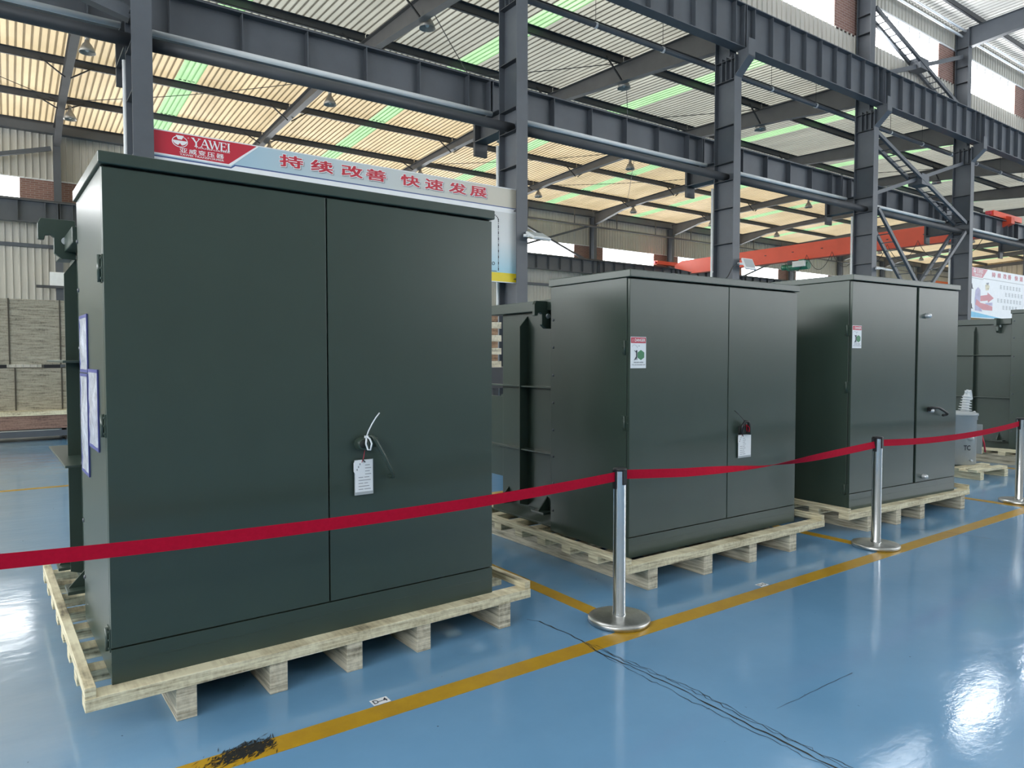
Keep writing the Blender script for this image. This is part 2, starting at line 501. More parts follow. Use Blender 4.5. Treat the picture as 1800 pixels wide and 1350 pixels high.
def crack(pts, w, jig=0.012, step=0.05):
    mb = MB(); out = []
    for (a, b) in zip(pts[:-1], pts[1:]):
        L = math.dist(a, b); n = max(2, int(L / step))
        for i in range(n):
            t = i / n; out.append((a[0] + (b[0] - a[0]) * t + random.uniform(-jig, jig), a[1] + (b[1] - a[1]) * t + random.uniform(-jig, jig)))
    out.append(pts[-1]); L = []; R = []
    for i, p in enumerate(out):
        q = out[min(i + 1, len(out) - 1)]; r = out[max(i - 1, 0)]
        dx, dy = q[0] - r[0], q[1] - r[1]; l = math.hypot(dx, dy) or 1
        ww = w * random.uniform(0.35, 1.3)
        L.append((p[0] - dy / l * ww, p[1] + dx / l * ww, 0.0016)); R.append((p[0] + dy / l * ww, p[1] - dx / l * ww, 0.0016))
    n = len(L); v = L + R; f = [(i, i + 1, n + i + 1, n + i) for i in range(n - 1)]
    me = bpy.data.meshes.new('crack'); me.from_pydata(v, [], f); me.materials.append(M['scuff'])
    o = bpy.data.objects.new('crack', me); COL.objects.link(o); o.parent = floor
main = [(2.60, 3.36), (2.61, 3.05), (2.585, 2.80), (2.60, 2.5), (2.615, 2.26), (2.595, 1.9), (2.60, 1.4), (2.60, 0.8)]
crack(main, 0.0045, 0.008)
crack([(2.55, 3.43), (2.60, 3.36)], 0.002, 0.006)
for off in (0.035, -0.03, 0.05):
    crack([(2.60 + off * 0.4, 2.95), (2.59 + off, 2.6), (2.60 + off * 1.3, 2.2), (2.60 + off, 1.8), (2.60 + off * .8, 1.3)], 0.0018, 0.012, 0.03)
crack([(2.82, 1.885), (3.46, 1.885)], 0.0012, 0.004)
crack([(6.75, 3.28), (6.95, 3.05), (7.0, 2.86), (7.05, 2.6)], 0.003, 0.008)

# ---- far wall
wall_back = thing('wall_back', 'long far wall of cream ribbed cladding with a window band', 'wall', kind='structure')
corrugated('cladding', 'cladding', (XA, YW, 0.9), (1, 0, 0), (0, 0, 1), 5.85, XB - XA, 0.2, 0.03, wall_back)
corrugated('cladding', 'cladding', (XA, YW, 7.58), (1, 0, 0), (0, 0, 1), 1.9, XB - XA, 0.2, 0.03, wall_back)
MB().box(XA, XB, YW, YW + 0.2, 0, 0.9).build('plinth', 'cladding', wall_back)
MB().box(XA, XB, YW - 0.03, YW + 0.02, 7.56, 7.60).build('light_strip', 'alu', wall_back)  # white strip standing in for daylight at the window-frame gap
MB().box(XA, XB, YW - 0.30, YW - 0.02, 9.10, 9.36).build('eaves_beam', 'steel', wall_back)
MB().box(XA, XB, YW - 0.12, YW - 0.02, 5.28, 5.40).build('girt', 'steel', wall_back)
wi = 1
WINX = []
for i in range(-3, 11):
    mid = 4.47 + 6 * i
    a, b = mid - 1.98, mid + 1.95
    if a > XB - 1: break
    pane = MB().box(a, b, YW + 0.02, YW + 0.04, 6.70, 7.56).build('window_%d' % wi, 'pane')
    tag(pane, 'bright daylit window strip in the far wall, %s' % bay_at(i), 'window', kind='structure')
    for k in range(1, 6):
        xx = a + (b - a) * k / 6
        MB().cyl((xx, YW - 0.02, 7.50), (xx, YW + 0.02, 7.50), 0.025, 6).build('clip', 'steel_dark', pane)
    MB().box(a, b, YW - 0.02, YW + 0.03, 6.68, 6.72).build('sill', 'steel_dark', pane)
    MB().box(b, min(b + 2.07, XB), YW, YW + 0.1, 6.6, 7.58).build('brick_pier', 'brick', wall_back)
    wi += 1
MB().box(XA, 4.47 - 18 - 1.98, YW, YW + 0.1, 6.6, 7.58).build('brick_pier', 'brick', wall_back)
# end wall (gable) and the wall at the other end, the wall behind the viewer
wall_end = thing('wall_end', 'distant gable wall of tan ribbed cladding', 'wall', kind='structure')
corrugated('cladding', 'cladding_tan', (XB, YW, 0), (0, -1, 0), (0, 0, 1), 9.9, YW + 12, 0.36, 0.05, wall_end)
wall_left = thing('wall_left', 'ribbed grey end wall of the hall', 'wall', kind='structure')
corrugated('cladding', 'cladding', (XA, -12, 0), (0, 1, 0), (0, 0, 1), 12.6, YW + 12, 0.2, 0.03, wall_left)
for k in range(5):  # added panes glowing out of view, to brighten sides facing this end
    o = MB().box(XA + 0.02, XA + 0.05, -10 + 7.6 * k, -4.5 + 7.6 * k, 4.6, 8.4).build('window_%d' % wi, 'pane'); wi += 1
    tag(o, 'tall glowing pane added to the unseen end wall for side light, %s from the outer wall' % ORD[k], 'window', kind='structure')
wall_front = thing('wall_front', 'ribbed outer wall of the higher bay', 'wall', kind='structure')
corrugated('cladding', 'cladding', (XB, -12, 0), (-1, 0, 0), (0, 0, 1), 4.2, XB - XA, 0.2, 0.03, wall_front)
corrugated('cladding', 'cladding', (XB, -12, 5.4), (-1, 0, 0), (0, 0, 1), 5.0, XB - XA, 0.2, 0.03, wall_front)
corrugated('cladding', 'cladding', (XB, -12, 11.7), (-1, 0, 0), (0, 0, 1), 0.9, XB - XA, 0.2, 0.03, wall_front)
corrugated('cladding', 'cladding', (13.0, -12, 4.2), (-1, 0, 0), (0, 0, 1), 1.2, 13.0 - XA, 0.2, 0.03, wall_front)
corrugated('cladding', 'cladding', (13.0, -12, 10.4), (-1, 0, 0), (0, 0, 1), 1.3, 13.0 - XA, 0.2, 0.03, wall_front)
for z0, z1 in ((4.4, 5.2), (10.4, 11.4)):  # unseen glowing strips, stopped short to darken the tallest cabinet's reflection
    o = MB().box(13.0, XB, -12.04, -12.0, z0, z1).build('window_%d' % wi, 'pane'); wi += 1
    tag(o, 'long glowing strip added out of view, %s, in the outer wall of the higher bay' % ('lower one' if z0 < 5 else 'upper one'), 'window', kind='structure')
# clerestory wall above the column row
wall_side = thing('wall_side', 'clerestory wall of cream cladding above the column row', 'wall', kind='structure')
YS = 10.81
corrugated('cladding', 'cladding', (XA, YS, 9.48), (1, 0, 0), (0, 0, 1), 1.06, XB - XA, 0.2, 0.03, wall_side)
corrugated('cladding', 'cladding', (XA, YS, 11.62), (1, 0, 0), (0, 0, 1), 0.75, XB - XA, 0.2, 0.03, wall_side)
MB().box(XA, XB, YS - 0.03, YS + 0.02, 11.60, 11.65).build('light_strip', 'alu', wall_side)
for i in range(-2, 11):
    mid = 4.47 + 6 * i
    a, b = mid - 1.98, mid + 1.87
    pane = MB().box(a, b, YS + 0.02, YS + 0.04, 10.54, 11.60).build('window_%d' % wi, 'pane')
    tag(pane, 'bright clerestory window above the crane girder, %s' % bay_at(i), 'window', kind='structure')
    for k in range(1, 6):
        xx = a + (b - a) * k / 6
        MB().box(xx - 0.012, xx + 0.012, YS - 0.02, YS + 0.02, 11.42, 11.6).build('clip', 'steel_dark', pane)
    MB().box(b, b + 2.15, YS, YS + 0.1, 10.5, 11.62).build('brick_pier', 'brick', wall_side)
    wi += 1

# ---- roofs
ceiling = thing('ceiling', 'ribbed grey roof sheeting over the far bay, window-lit warmth painted on its far slope', 'ceiling', kind='structure')
SKY_W = 0.60
edges = [XA]
for i in range(-2, 11):
    mid = 4.40 + 6.05 * i
    if mid + SKY_W < XB: edges += [mid - SKY_W / 2, mid + SKY_W / 2]
edges.append(XB)
segs = list(zip(edges[:-1], edges[1:]))
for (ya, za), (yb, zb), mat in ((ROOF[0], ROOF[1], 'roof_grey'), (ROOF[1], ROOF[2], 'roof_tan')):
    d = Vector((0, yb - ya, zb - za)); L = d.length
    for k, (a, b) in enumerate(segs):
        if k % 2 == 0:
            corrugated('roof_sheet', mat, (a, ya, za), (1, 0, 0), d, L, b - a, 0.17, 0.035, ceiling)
for k, (a, b) in enumerate(segs):
    if k % 2 == 1:
        w = thing('window_%d' % wi, 'green translucent skylight strip across the roof, %s' % bay_at(k // 2 - 2), 'skylight', kind='structure'); wi += 1
        for (ya, za), (yb, zb) in ((ROOF[0], ROOF[1]), (ROOF[1], ROOF[2])):
            d = Vector((0, yb - ya, zb - za))
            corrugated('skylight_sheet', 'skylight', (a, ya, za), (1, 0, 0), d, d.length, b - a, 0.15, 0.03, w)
            n = int(d.length / 1.5)
            for q in range(1, n):
                t = q / n
                y = ya + (yb - ya) * t; z = za + (zb - za) * t
                for u in (0.1, 0.22, 0.34, 0.46):
                    MB().box(a + u, a + u + 0.07, y - 0.02, y + 0.02, z - 0.012, z - 0.004).build('screw_line', 'gap', w) if (q % 2 == 0 and a < 40) else None
ceiling_high = thing('ceiling.001', 'pale ribbed roof sheeting over the higher bay', 'ceiling', kind='structure')
d = Vector((0, -22.8, 0.75))
corrugated('roof_sheet', 'roof_white', (XB, 10.80, 12.34), (-1, 0, 0), d, d.length, XB - XA, 0.2, 0.035, ceiling_high)

# ================================================================== STEEL FRAME
def h_section(mb, x, y0, y1, z0, z1, bf=0.24, tf=0.018, tw=0.014):
    """column with web across the bay (Y) and flanges facing Y"""
    mb.box(x - bf / 2, x + bf / 2, y0, y0 + tf, z0, z1)
    mb.box(x - bf / 2, x + bf / 2, y1 - tf, y1, z0, z1)
    mb.box(x - tw / 2, x + tw / 2, y0 + tf, y1 - tf, z0, z1)
    return mb
col_labels = {
    0: 'dark grey steel column above the tallest cabinet, by the banner\'s red corner',
    1: 'dark grey steel column at the yellow-footed end of the slogan banner, carrying a floodlight',
    2: 'dark grey steel column behind the two-stickered cabinets, floodlight and cable on its flange',
    3: 'dark grey steel column behind the single-sticker cabinet where the crossed braces start',
    4: 'dark grey steel column beside the pale second banner where the crossed braces end',
}
for i in range(6):
    x = CX[i]
    c = thing('steel_column', col_labels.get(i, 'dark grey steel column at the far end of the pale second banner'), 'column', (x, 10.47, 0), group='steel columns of the middle row', kind='thing')
    h_section(MB(), 0, -0.27, 0.28, 0.02, 8.38).build('shaft', 'steel', c)
    h_section(MB(), 0, -0.12, 0.28, 8.38, 12.2, 0.24).build('upper_shaft', 'steel', c)
    MB().box(-0.2, 0.2, -0.36, 0.36, 0, 0.02).build('base_plate', 'steel_dark', c)
    for z in (3.0, 4.2, 5.0, 5.62, 6.02, 6.85, 7.85, 8.3):
        MB().box(-0.118, 0.118, -0.25, 0.26, z - 0.006, z + 0.006).build('stiffener', 'steel_dark', c)
    for z in (9.6, 10.5, 11.0, 11.6):
        MB().box(-0.118, 0.118, -0.10, 0.26, z - 0.006, z + 0.006).build('stiffener', 'steel_dark', c)
    nb = MB()
    nb.prism([(-0.27, 7.92), (-0.27, 8.46), (-0.60, 8.46), (-0.60, 8.24)], (-0.012, 0, 0), (0, 1, 0), (0, 0, 1), (0.024, 0, 0))
    nb.quad_box([(-0.12, -0.27, 7.90), (0.12, -0.27, 7.90), (0.12, -0.62, 8.23), (-0.12, -0.62, 8.23), (-0.12, -0.27, 7.92), (0.12, -0.27, 7.92), (0.12, -0.62, 8.25), (-0.12, -0.62, 8.25)])
    nb.box(-0.12, 0.12, -0.62, -0.60, 8.24, 8.62)
    for yy in (-0.16, -0.02, 0.1):
        MB().box(-0.11, 0.11, yy - 0.006, yy + 0.006, 7.85, 8.38).build('stiffener', 'steel', c)
    nb.build('girder_bracket', 'steel', c)
    fb = MB()
    fb.box(-0.012, 0.012, 0.28, 1.12, 5.72, 6.10)
    fb.box(-0.14, 0.14, 0.28, 1.12, 6.08, 6.10)
    fb.box(-0.14, 0.14, 1.06, 1.12, 5.45, 6.10)
    fb.box(-0.14, 0.14, 0.28, 1.12, 5.70, 5.72)
    fb.build('girder_bracket', 'steel_dark', c)

far_names = {0: 'by the tied stacks of boards', 4: 'second one after the slogan banner', 5: 'third one after the slogan banner'}
for i in (0, 4, 5, 6, 7, 8, 9, 10):
    x = CX[i]
    c = h_section(MB(), 0, -0.22, 0.14, 0, 9.05, 0.2).build('wall_post', 'steel'); c.location = (x, 28.44, 0)
    tag(c, 'grey steel post on the far wall, %s' % frame_at(i), 'column', group='steel posts of the far wall', kind='thing')

# crane girders along the row: near one on the brackets, far one behind, and the one on the far wall
def girder(name, label, group, x0, x1, y, z0, z1, bf, nst, mat, rail=None, double_end=True):
    g = thing(name, label, 'girder', (x0, y, z0), 0, group)
    L = x1 - x0; h = z1 - z0
    m = MB(); m.box(0, L, -0.007, 0.007, 0.02, h - 0.02)
    m.build('web', mat, g)
    MB().box(0, L, -bf / 2, bf / 2, 0, 0.02).build('bottom_flange', mat, g)
    MB().box(0, L, -bf / 2, bf / 2, h - 0.02, h).build('top_flange', mat, g)
    xs = [L * (k + 0.5) / nst for k in range(nst)]
    for k, xx in enumerate(xs + [0.03, L - 0.03]):
        MB().box(xx - 0.006, xx + 0.006, -bf / 2 + 0.008, bf / 2 - 0.008, 0.05 if k < nst and k % 2 == 0 else 0.02, h - 0.02).build('stiffener', mat, g)
    if rail:
        MB().box(0, L, -0.03, 0.03, h, h + 0.07).build('crane_rail', rail, g)
    return g
for i in range(-2, 11):
    x0, x1 = CX[0] + 6 * i + 0.005, CX[0] + 6 * i + 5.995
    bay = bay_at(i)
    if i <= 5:
        girder('crane_girder', 'deep grey upper crane girder on the near brackets, %s' % bay, 'upper crane girders', x0, x1, 10.13, 8.46, 9.42, 0.26, 9, 'steel', 'rust_red')
    if i <= 5:
        girder('crane_girder', 'grey lower crane girder behind the column row, %s' % bay, 'lower crane girders', x0, x1, 11.30, 6.13, 6.78, 0.30, 6, 'steel', 'steel_dark')
    if i in (-1, 0, 3, 4, 5, 6, 7, 8, 9, 10, -2):
        girder('crane_girder', 'grey crane girder along the far wall under the windows, %s' % bay, 'far wall crane girders', x0, x1, 28.0, 6.0, 6.70, 0.28, 8, 'steel', 'steel_dark')
    if -1 <= i <= 4:
        p = MB().cyl((x0 + 0.02, 10.47, 5.71), (x1 - 0.02, 10.47, 5.71), 0.085, 20).build('strut_pipe', 'steel_dark')
        tag(p, 'black round strut pipe tying columns below the lower girder, %s' % bay, 'pipe', 'strut pipes between the columns')
        p = MB().cyl((x0 + 0.14, 10.95, 6.07), (x1 - 0.14, 10.95, 6.07), 0.042, 14).build('conductor_pipe', 'alu')
        tag(p, 'shiny galvanised pipe under the lower crane girder, %s' % bay, 'pipe', 'bright pipes under the lower girder')

# rafters of the far bay
BOT = [(10.75, 8.62), (13.0, 8.85), (16.0, 9.12), (19.5, 9.28), (24.5, 9.20), (26.2, 9.08), (28.3, 8.62)]
PUR = [10.95, 13.85, 16.85, 19.5, 22.75, 25.75, 28.45]
for i in range(-1, 12):
    x = CX[0] + 6 * i
    if x > XB: break
    r = thing('steel_rafter', 'grey tapered steel rafter under the far bay roof, %s' % frame_at(i), 'rafter', (x, 0, 0), 0, 'rafters of the far bay')
    top = [(y, roof_z(y) - 0.19) for y in (28.3, 19.5, 10.75)]
    MB().prism(BOT + top, (-0.006, 0, 0), (0, 1, 0), (0, 0, 1), (0.012, 0, 0)).build('web', 'steel_brown', r)
    fm = MB()
    for (ya, za), (yb, zb) in zip(BOT[:-1], BOT[1:]):
        fm.beam((0, ya, za), (0, yb, zb), 0.19, 0.014)
    fm.build('bottom_flange', 'steel_brown', r)
    fm = MB()
    for (ya, za), (yb, zb) in zip(top[:-1], top[1:]):
        fm.beam((0, ya, za), (0, yb, zb), 0.19, 0.014)
    fm.build('top_flange', 'steel_brown', r)
    if i <= 5:
        for y in PUR[1:-1]:
            zb = 9.15 if 14 < y < 26 else 8.95
            for s in (-1, 1):
                MB().beam((s * 0.06, y, zb), (s * 0.62, y, roof_z(y) - 0.12), 0.035, 0.035).build('fly_brace', 'wire', r)
        MB().box(-0.1, 0.1, 18.1, 18.3, 9.18, 9.25).build('splice_plate', 'steel_dark', r)

# purlins of the far bay
pname = ['on the column row', 'second from the column row', 'third from the column row', 'at the ridge', 'third from the far wall', 'second from the far wall', 'against the far wall']
for i in range(-2, 11):
    x0 = CX[0] + 6 * i; x1 = min(x0 + 6, XB)
    for k, y in enumerate(PUR):
        if i > 6 and k in (0, 1, 2): continue
        zt = roof_z(y) - 0.01
        m = MB()
        m.box(x0 + 0.01, x1 - 0.01, y - 0.006, y + 0.006, zt - 0.18, zt)
        m.box(x0 + 0.01, x1 - 0.01, y - 0.006, y + 0.075, zt - 0.18, zt - 0.172)
        m.box(x0 + 0.01, x1 - 0.01, y - 0.075, y + 0.006, zt - 0.008, zt)
        o = m.build('roof_purlin', 'steel_dark')
        tag(o, 'dark roof purlin %s, %s' % (pname[k], bay_at(i)), 'purlin', 'purlins of the far bay')

# tie rods under the far bay roof
rods = [((7.6, 19.5), (13.3, 13.9)), ((7.6, 13.9), (13.3, 19.5)), ((13.6, 19.5), (19.3, 13.9)), ((13.6, 13.9), (19.3, 19.5)), ((13.6, 25.7), (19.3, 19.5)), ((13.6, 19.5), (19.3, 25.7)),
        ((19.6, 25.7), (25.3, 19.5)), ((19.6, 19.5), (25.3, 25.7)), ((25.6, 19.5), (31.3, 13.9)), ((-4.4, 19.6), (1.3, 25.6)), ((1.6, 25.6), (7.3, 19.6))]
ROD_AT = ['the ridge at the second column to the second purlin', 'the second purlin at the second column to the ridge', 'the ridge at the third column to the second purlin', 'the second purlin at the third column to the ridge',
          'the far wall side at the third column to the ridge', 'the ridge at the third column towards the far wall', 'the far wall side at the fourth column to the ridge', 'the ridge at the fourth column towards the far wall',
          'the ridge at the fifth column to the second purlin', 'the ridge before the first column towards the far wall', 'the far wall side at the first column to the ridge']
for k, ((xa, ya), (xb, yb)) in enumerate(rods):
    n = 10; pts = []
    for j in range(n + 1):
        t = j / n
        pts.append((xa + (xb - xa) * t, ya + (yb - ya) * t, 9.38 - 0.10 * math.sin(math.pi * t)))
    o = MB().tube(pts, 0.011, 6).build('tie_rod', 'wire')
    tag(o, 'thin roof tie rod from %s' % ROD_AT[k], 'tie rod', 'roof tie rods')

# hanging pipe with drop rods
hp = thing('hanging_pipe', 'long grey pipe hung on thin rods below the far bay roof', 'pipe', (0, 11.10, 8.44))
MB().cyl((-8, 0, 0), (50, 0, 0), 0.055, 14).build('pipe_run', 'steel', hp)
MB().cyl((-8, 0.06, 0.12), (50, 0.06, 0.12), 0.018, 8).build('guide_wire', 'wire', hp)
for k in range(24):
    x = -6 + 2.0 * k
    MB().cyl((x, 0, 0), (x, 0, 1.0), 0.006, 5).build('drop_rod', 'wire', hp)
    MB().cyl((x - 0.03, 0, 0), (x + 0.03, 0, 0), 0.066, 12).build('clamp', 'galv', hp)
# wall pipe on the far wall
wp = thing('wall_pipe', 'thin grey pipe running along the upper far wall', 'pipe', (0, 28.2, 8.52))
MB().cyl((16, 0, 0), (66, 0, 0), 0.05, 10).build('pipe_run', 'steel_brown', wp)
for k in range(16):
    MB().cyl((18 + 3 * k, 0, 0), (18 + 3 * k, 0, 0.75), 0.03, 6).build('hanger', 'steel_brown', wp)

# ladder braces between the fourth and fifth columns and at their sides
def ladder_brace(name, label, a, b, sep, group=None):
    a = Vector(a); b = Vector(b); t = thing(name, label, 'brace', a, 0, group)
    d = b - a
    for s in (-sep / 2, sep / 2):
        MB().beam((0, s, 0), d + Vector((0, s, 0)), 0.07, 0.10).build('chord', 'steel', t)
    n = max(4, int(d.length / 0.32))
    for k in range(n + 1):
        p = d * (k / n)
        MB().beam(p + Vector((0, -sep / 2, 0)), p + Vector((0, sep / 2, 0)), 0.05, 0.02).build('batten', 'steel', t)
    return t
def plain_brace(name, label, a, b, w=0.09, group=None):
    a = Vector(a); b = Vector(b)
    t = MB().beam((0, 0, 0), b - a, w, w).build(name, 'steel'); t.location = a
    return tag(t, label, 'brace', group)
ladder_brace('cross_brace', 'ladder-like steel brace falling between the crossed-brace columns, under the upper girder', (19.62, 10.47, 7.85), (25.32, 10.47, 5.95), 0.34)
plain_brace('cross_brace', 'single steel brace rising between the crossed-brace columns, under the upper girder', (19.62, 10.47, 6.12), (25.35, 10.47, 7.9), 0.1)
MB_p = MB().box(-0.22, 0.22, -0.2, 0.2, -0.16, 0.16)
gp = MB_p.build('gusset_plate', 'steel'); gp.location = (22.47, 10.47, 6.93); tag(gp, 'square gusset plate joining the crossed braces under the upper girder', 'plate')
ladder_brace('cross_brace', 'ladder-like steel brace below the strut pipe, sloping towards the pale banner', (19.75, 10.47, 5.75), (25.2, 10.47, 1.2), 0.40)
ladder_brace('cross_brace', 'ladder-like steel brace below the strut pipe, sloping away from the pale banner', (25.2, 10.47, 5.65), (19.75, 10.47, 1.2), 0.40)
ladder_brace('cross_brace', 'ladder-like steel brace in front of the clerestory windows', (19.7, 10.55, 11.25), (25.3, 10.55, 9.5), 0.30)
plain_brace('cross_brace', 'single steel brace in front of the clerestory windows', (19.8, 10.55, 9.45), (25.3, 10.55, 11.3), 0.12)
gp = MB().box(-0.25, 0.25, -0.17, 0.17, -0.16, 0.16).build('gusset_plate', 'steel'); gp.location = (22.5, 10.55, 10.38); tag(gp, 'square gusset plate joining the braces before the clerestory windows', 'plate')
plain_brace('wall_brace', 'thin steel brace rising across the window behind the banner-end column', (19.6, 28.3, 6.8), (25.3, 28.3, 8.6), 0.10)
plain_brace('wall_brace', 'thin steel brace falling across the window behind the banner-end column', (19.6, 28.3, 8.6), (25.3, 28.3, 6.6), 0.10)
plain_brace('wall_brace', 'thin steel brace rising across the window below the red crane', (37.6, 28.3, 6.6), (43.3, 28.3, 8.6), 0.10)
plain_brace('wall_brace', 'steel brace meeting the first far wall post above the boards', (-4.4, 28.3, 6.9), (1.3, 28.3, 8.55), 0.13)
plain_brace('cross_brace', 'dark steel brace meeting the first column above the tallest cabinet', (-4.3, 10.47, 7.45), (1.38, 10.47, 6.03), 0.16)

# upper bay rafters, purlins, eaves pipes
for i in range(4, 5):
    x = CX[i]
    r = thing('steel_rafter', 'grey steel rafter of the higher bay, %s' % frame_at(i), 'rafter', (x, 0, 0), 0, 'rafters of the higher bay')
    bot = [(10.35, 11.60), (5, 11.95), (-11.5, 12.35)]
    top = [(-11.5, 12.95), (10.35, 12.2)]
    MB().prism(bot + top, (-0.006, 0, 0), (0, 1, 0), (0, 0, 1), (0.012, 0, 0)).build('web', 'steel', r)
    fm = MB()
    for (ya, za), (yb, zb) in zip(bot[:-1], bot[1:]): fm.beam((0, ya, za), (0, yb, zb), 0.2, 0.014)
    fm.beam((0, 10.35, 12.2), (0, -11.5, 12.95), 0.2, 0.014)
    fm.build('flange', 'steel', r)
for k, y in enumerate((10.0, 7.0, 4.0, 1.0)):
    z = 12.34 + (10.8 - y) * 0.0329
    m = MB(); m.box(8, 60, y - 0.006, y + 0.006, z - 0.16, z - 0.005); m.box(8, 60, y - 0.006, y + 0.07, z - 0.16, z - 0.152)
    tag(m.build('roof_purlin', 'steel_dark'), 'dark roof purlin of the higher bay, %s from the clerestory' % ORD[k], 'purlin', 'purlins of the higher bay')
for k, (y, z) in enumerate(((10.60, 12.02), (10.50, 12.16))):
    tag(MB().cyl((12, y, z), (60, y, z), 0.04, 10).build('eaves_pipe', 'galv'), 'pale %s eaves pipe above the clerestory windows' % ('lower', 'upper')[k], 'pipe', 'eaves pipes')

# conduits up the columns
for i in range(5):
    x = CX[i]
    z1 = (5.55, 5.45, 5.50, 5.55, 5.2)[i]
    o = MB().cyl((x - 0.13, 10.78, 0.0), (x - 0.13, 10.78, z1), 0.028, 10).build('conduit', 'alu')
    tag(o, 'white vertical conduit on the back of the %s column of the row' % ORD[i], 'conduit', 'white conduits on the columns')

# ================================================================== LIGHTS ON THE STRUCTURE
def make_lamp():
    t = thing('dome_lamp', '', 'lamp', (0, 0, 0))
    MB().lathe([(0.028, 0.30), (0.05, 0.295), (0.06, 0.24), (0.095, 0.20), (0.15, 0.10), (0.185, 0.0), (0.178, 0.0), (0.14, 0.10), (0.085, 0.195), (0.0, 0.21)], (0, 0, 0), (0, 0, 1), 24).build('reflector', 'lamp_shell', t)
    MB().lathe([(0.0, 0.0), (0.035, 0.02), (0.045, 0.07), (0.025, 0.15), (0.0, 0.18)], (0, 0, 0.02), (0, 0, 1), 14).build('bulb', 'bulb', t)
    MB().cyl((0, 0, 0.28), (0, 0, 0.42), 0.05, 12).build('ballast', 'lamp_shell', t)
    MB().cyl((0, 0, 0.42), (0, 0, 0.62), 0.008, 6).build('hanger', 'wire', t)
    return t
def dup(root):
    r = root.copy(); COL.objects.link(r)
    for ch in list(root.children):
        c = ch.copy(); COL.objects.link(c); c.parent = r
        for g in ch.children:
            e = g.copy(); COL.objects.link(e); e.parent = c
    return r
lamp0 = None
for i in range(11):
    for k, (y, z) in enumerate(((14.05, 8.86), (19.85, 8.86), (25.65, 8.86))):
        if i > 5 and k == 0: continue
        if lamp0 is None:
            lamp0 = make_lamp(); L = lamp0
        else:
            L = dup(lamp0)
        L.location = (CX[i] + 0.22, y, z)
        tag(L, 'dome lamp under the far roof, %s, %s' % (frame_at(i), ('beside the column row', 'at mid-span', 'beside the far wall')[k]), 'lamp', 'dome lamps under the far bay roof')

def floodlight(label, loc, rz, tilt):
    t = thing('floodlight', label, 'floodlight', loc, rz, 'white floodlights on the columns')
    b = MB().box(-0.19, 0.19, -0.02, 0.02, -0.14, 0.14).build('housing', 'alu', t, 0.008); b.location = (0.24, -0.10, 0); b.rotation_euler = (tilt, 0, 0)
    g = MB().box(-0.165, 0.165, -0.026, -0.019, -0.09, 0.115).build('lens', 'tank_grey', b)
    MB().beam((0, 0.02, 0), (0.10, -0.07, 0.0), 0.04, 0.05).build('bracket', 'alu', t)
    MB().cyl((-0.01, 0.0, 0.0), (0.06, -0.03, 0.0), 0.025, 10).build('gland', 'alu', t)
    return t
floodlight('white square floodlight on the column at the banner\'s yellow-footed end', (CX[1], 10.14, 3.76), 0, math.radians(-62))
f2 = floodlight('white square floodlight with a looping black cable, above the middle cabinet', (CX[2], 10.14, 3.72), 0, math.radians(-25))
MB().tube([(0.0, -0.02, 0), (-0.2, 0.0, -0.08), (-0.30, 0.05, -0.3), (-0.42, 0.2, -0.48), (-0.75, 0.3, -0.5)], 0.012, 8).build('cable', 'wire', f2)
floodlight('white floodlight just showing over the single-sticker cabinet', (CX[3], 10.14, 4.05), 0, math.radians(-70))

# ================================================================== OVERHEAD CRANE
cr = thing('bridge_crane', 'orange-red bridge crane spanning the far bay', 'crane', (31.0, 0, 0))
MB().prism([(11.35, 7.02), (27.0, 7.02), (27.5, 6.86), (27.5, 6.66), (26.2, 6.30), (12.0, 6.30), (11.0, 6.66), (11.0, 6.9)], (-0.16, 0, 0), (0, 1, 0), (0, 0, 1), (0.32, 0, 0)).build('bridge_beam', 'crane_red', cr)
MB().box(-0.20, 0.20, 11.9, 26.3, 6.26, 6.30).build('lower_flange', 'crane_red', cr)
for y in (11.3, 27.9):
    e = MB().box(-1.3, 1.3, y - 0.14, y + 0.14, 6.84, 7.04).build('end_carriage', 'crane_red', cr)
    for x in (-1.05, 1.05):
        MB().cyl((x, y - 0.05, 6.93), (x, y + 0.05, 6.93), 0.08, 16).build('wheel', 'steel_dark', e)
    for x in (-1.36, 1.36):
        MB().box(x - 0.06, x + 0.06, y - 0.08, y + 0.08, 6.88, 7.0).build('buffer', 'danger_red', e)
for k in range(9):
    y = 12.6 + 1.5 * k
    MB().box(-0.2, -0.16, y - 0.04, y + 0.04, 6.66, 6.69).build('cable_hook', 'steel_dark', cr)
pts = []
for k in range(7):
    y0 = 11.8 + 1.25 * k
    for j in range(9):
        t = j / 9
        pts.append((-0.26, y0 + 1.25 * t, 6.44 - 0.75 * (1 - (2 * t - 1) ** 2)))
MB().tube(pts, 0.012, 6).build('festoon_cable', 'wire', cr)
ho = thing('electric_hoist', 'green electric hoist hanging under the red crane beam', 'hoist', (31.0, 19.9, 5.98))
MB().cyl((0, -0.55, 0), (0, 0.55, 0), 0.17, 20).build('drum', 'hoist_green', ho)
MB().cyl((0, 0.55, 0.02), (0, 0.85, 0.02), 0.13, 18).build('motor', 'hoist_green', ho)
MB().box(-0.22, 0.22, -0.45, -0.15, 0.1, 0.30).build('trolley', 'hoist_green', ho)
MB().box(-0.22, 0.22, 0.15, 0.45, 0.1, 0.30).build('trolley', 'steel_dark', ho)
MB().box(-0.35, -0.18, -0.5, 0.1, -0.05, 0.22).build('control_box', 'alu', ho)
MB().cyl((0, 0, -0.5), (0, 0, -0.15), 0.012, 6).build('hook_rope', 'wire', ho)
MB().tube([(0, 0, -0.5), (0, 0.05, -0.58), (0, 0.0, -0.66), (0, -0.06, -0.62)], 0.022, 8).build('hook', 'alu', ho)

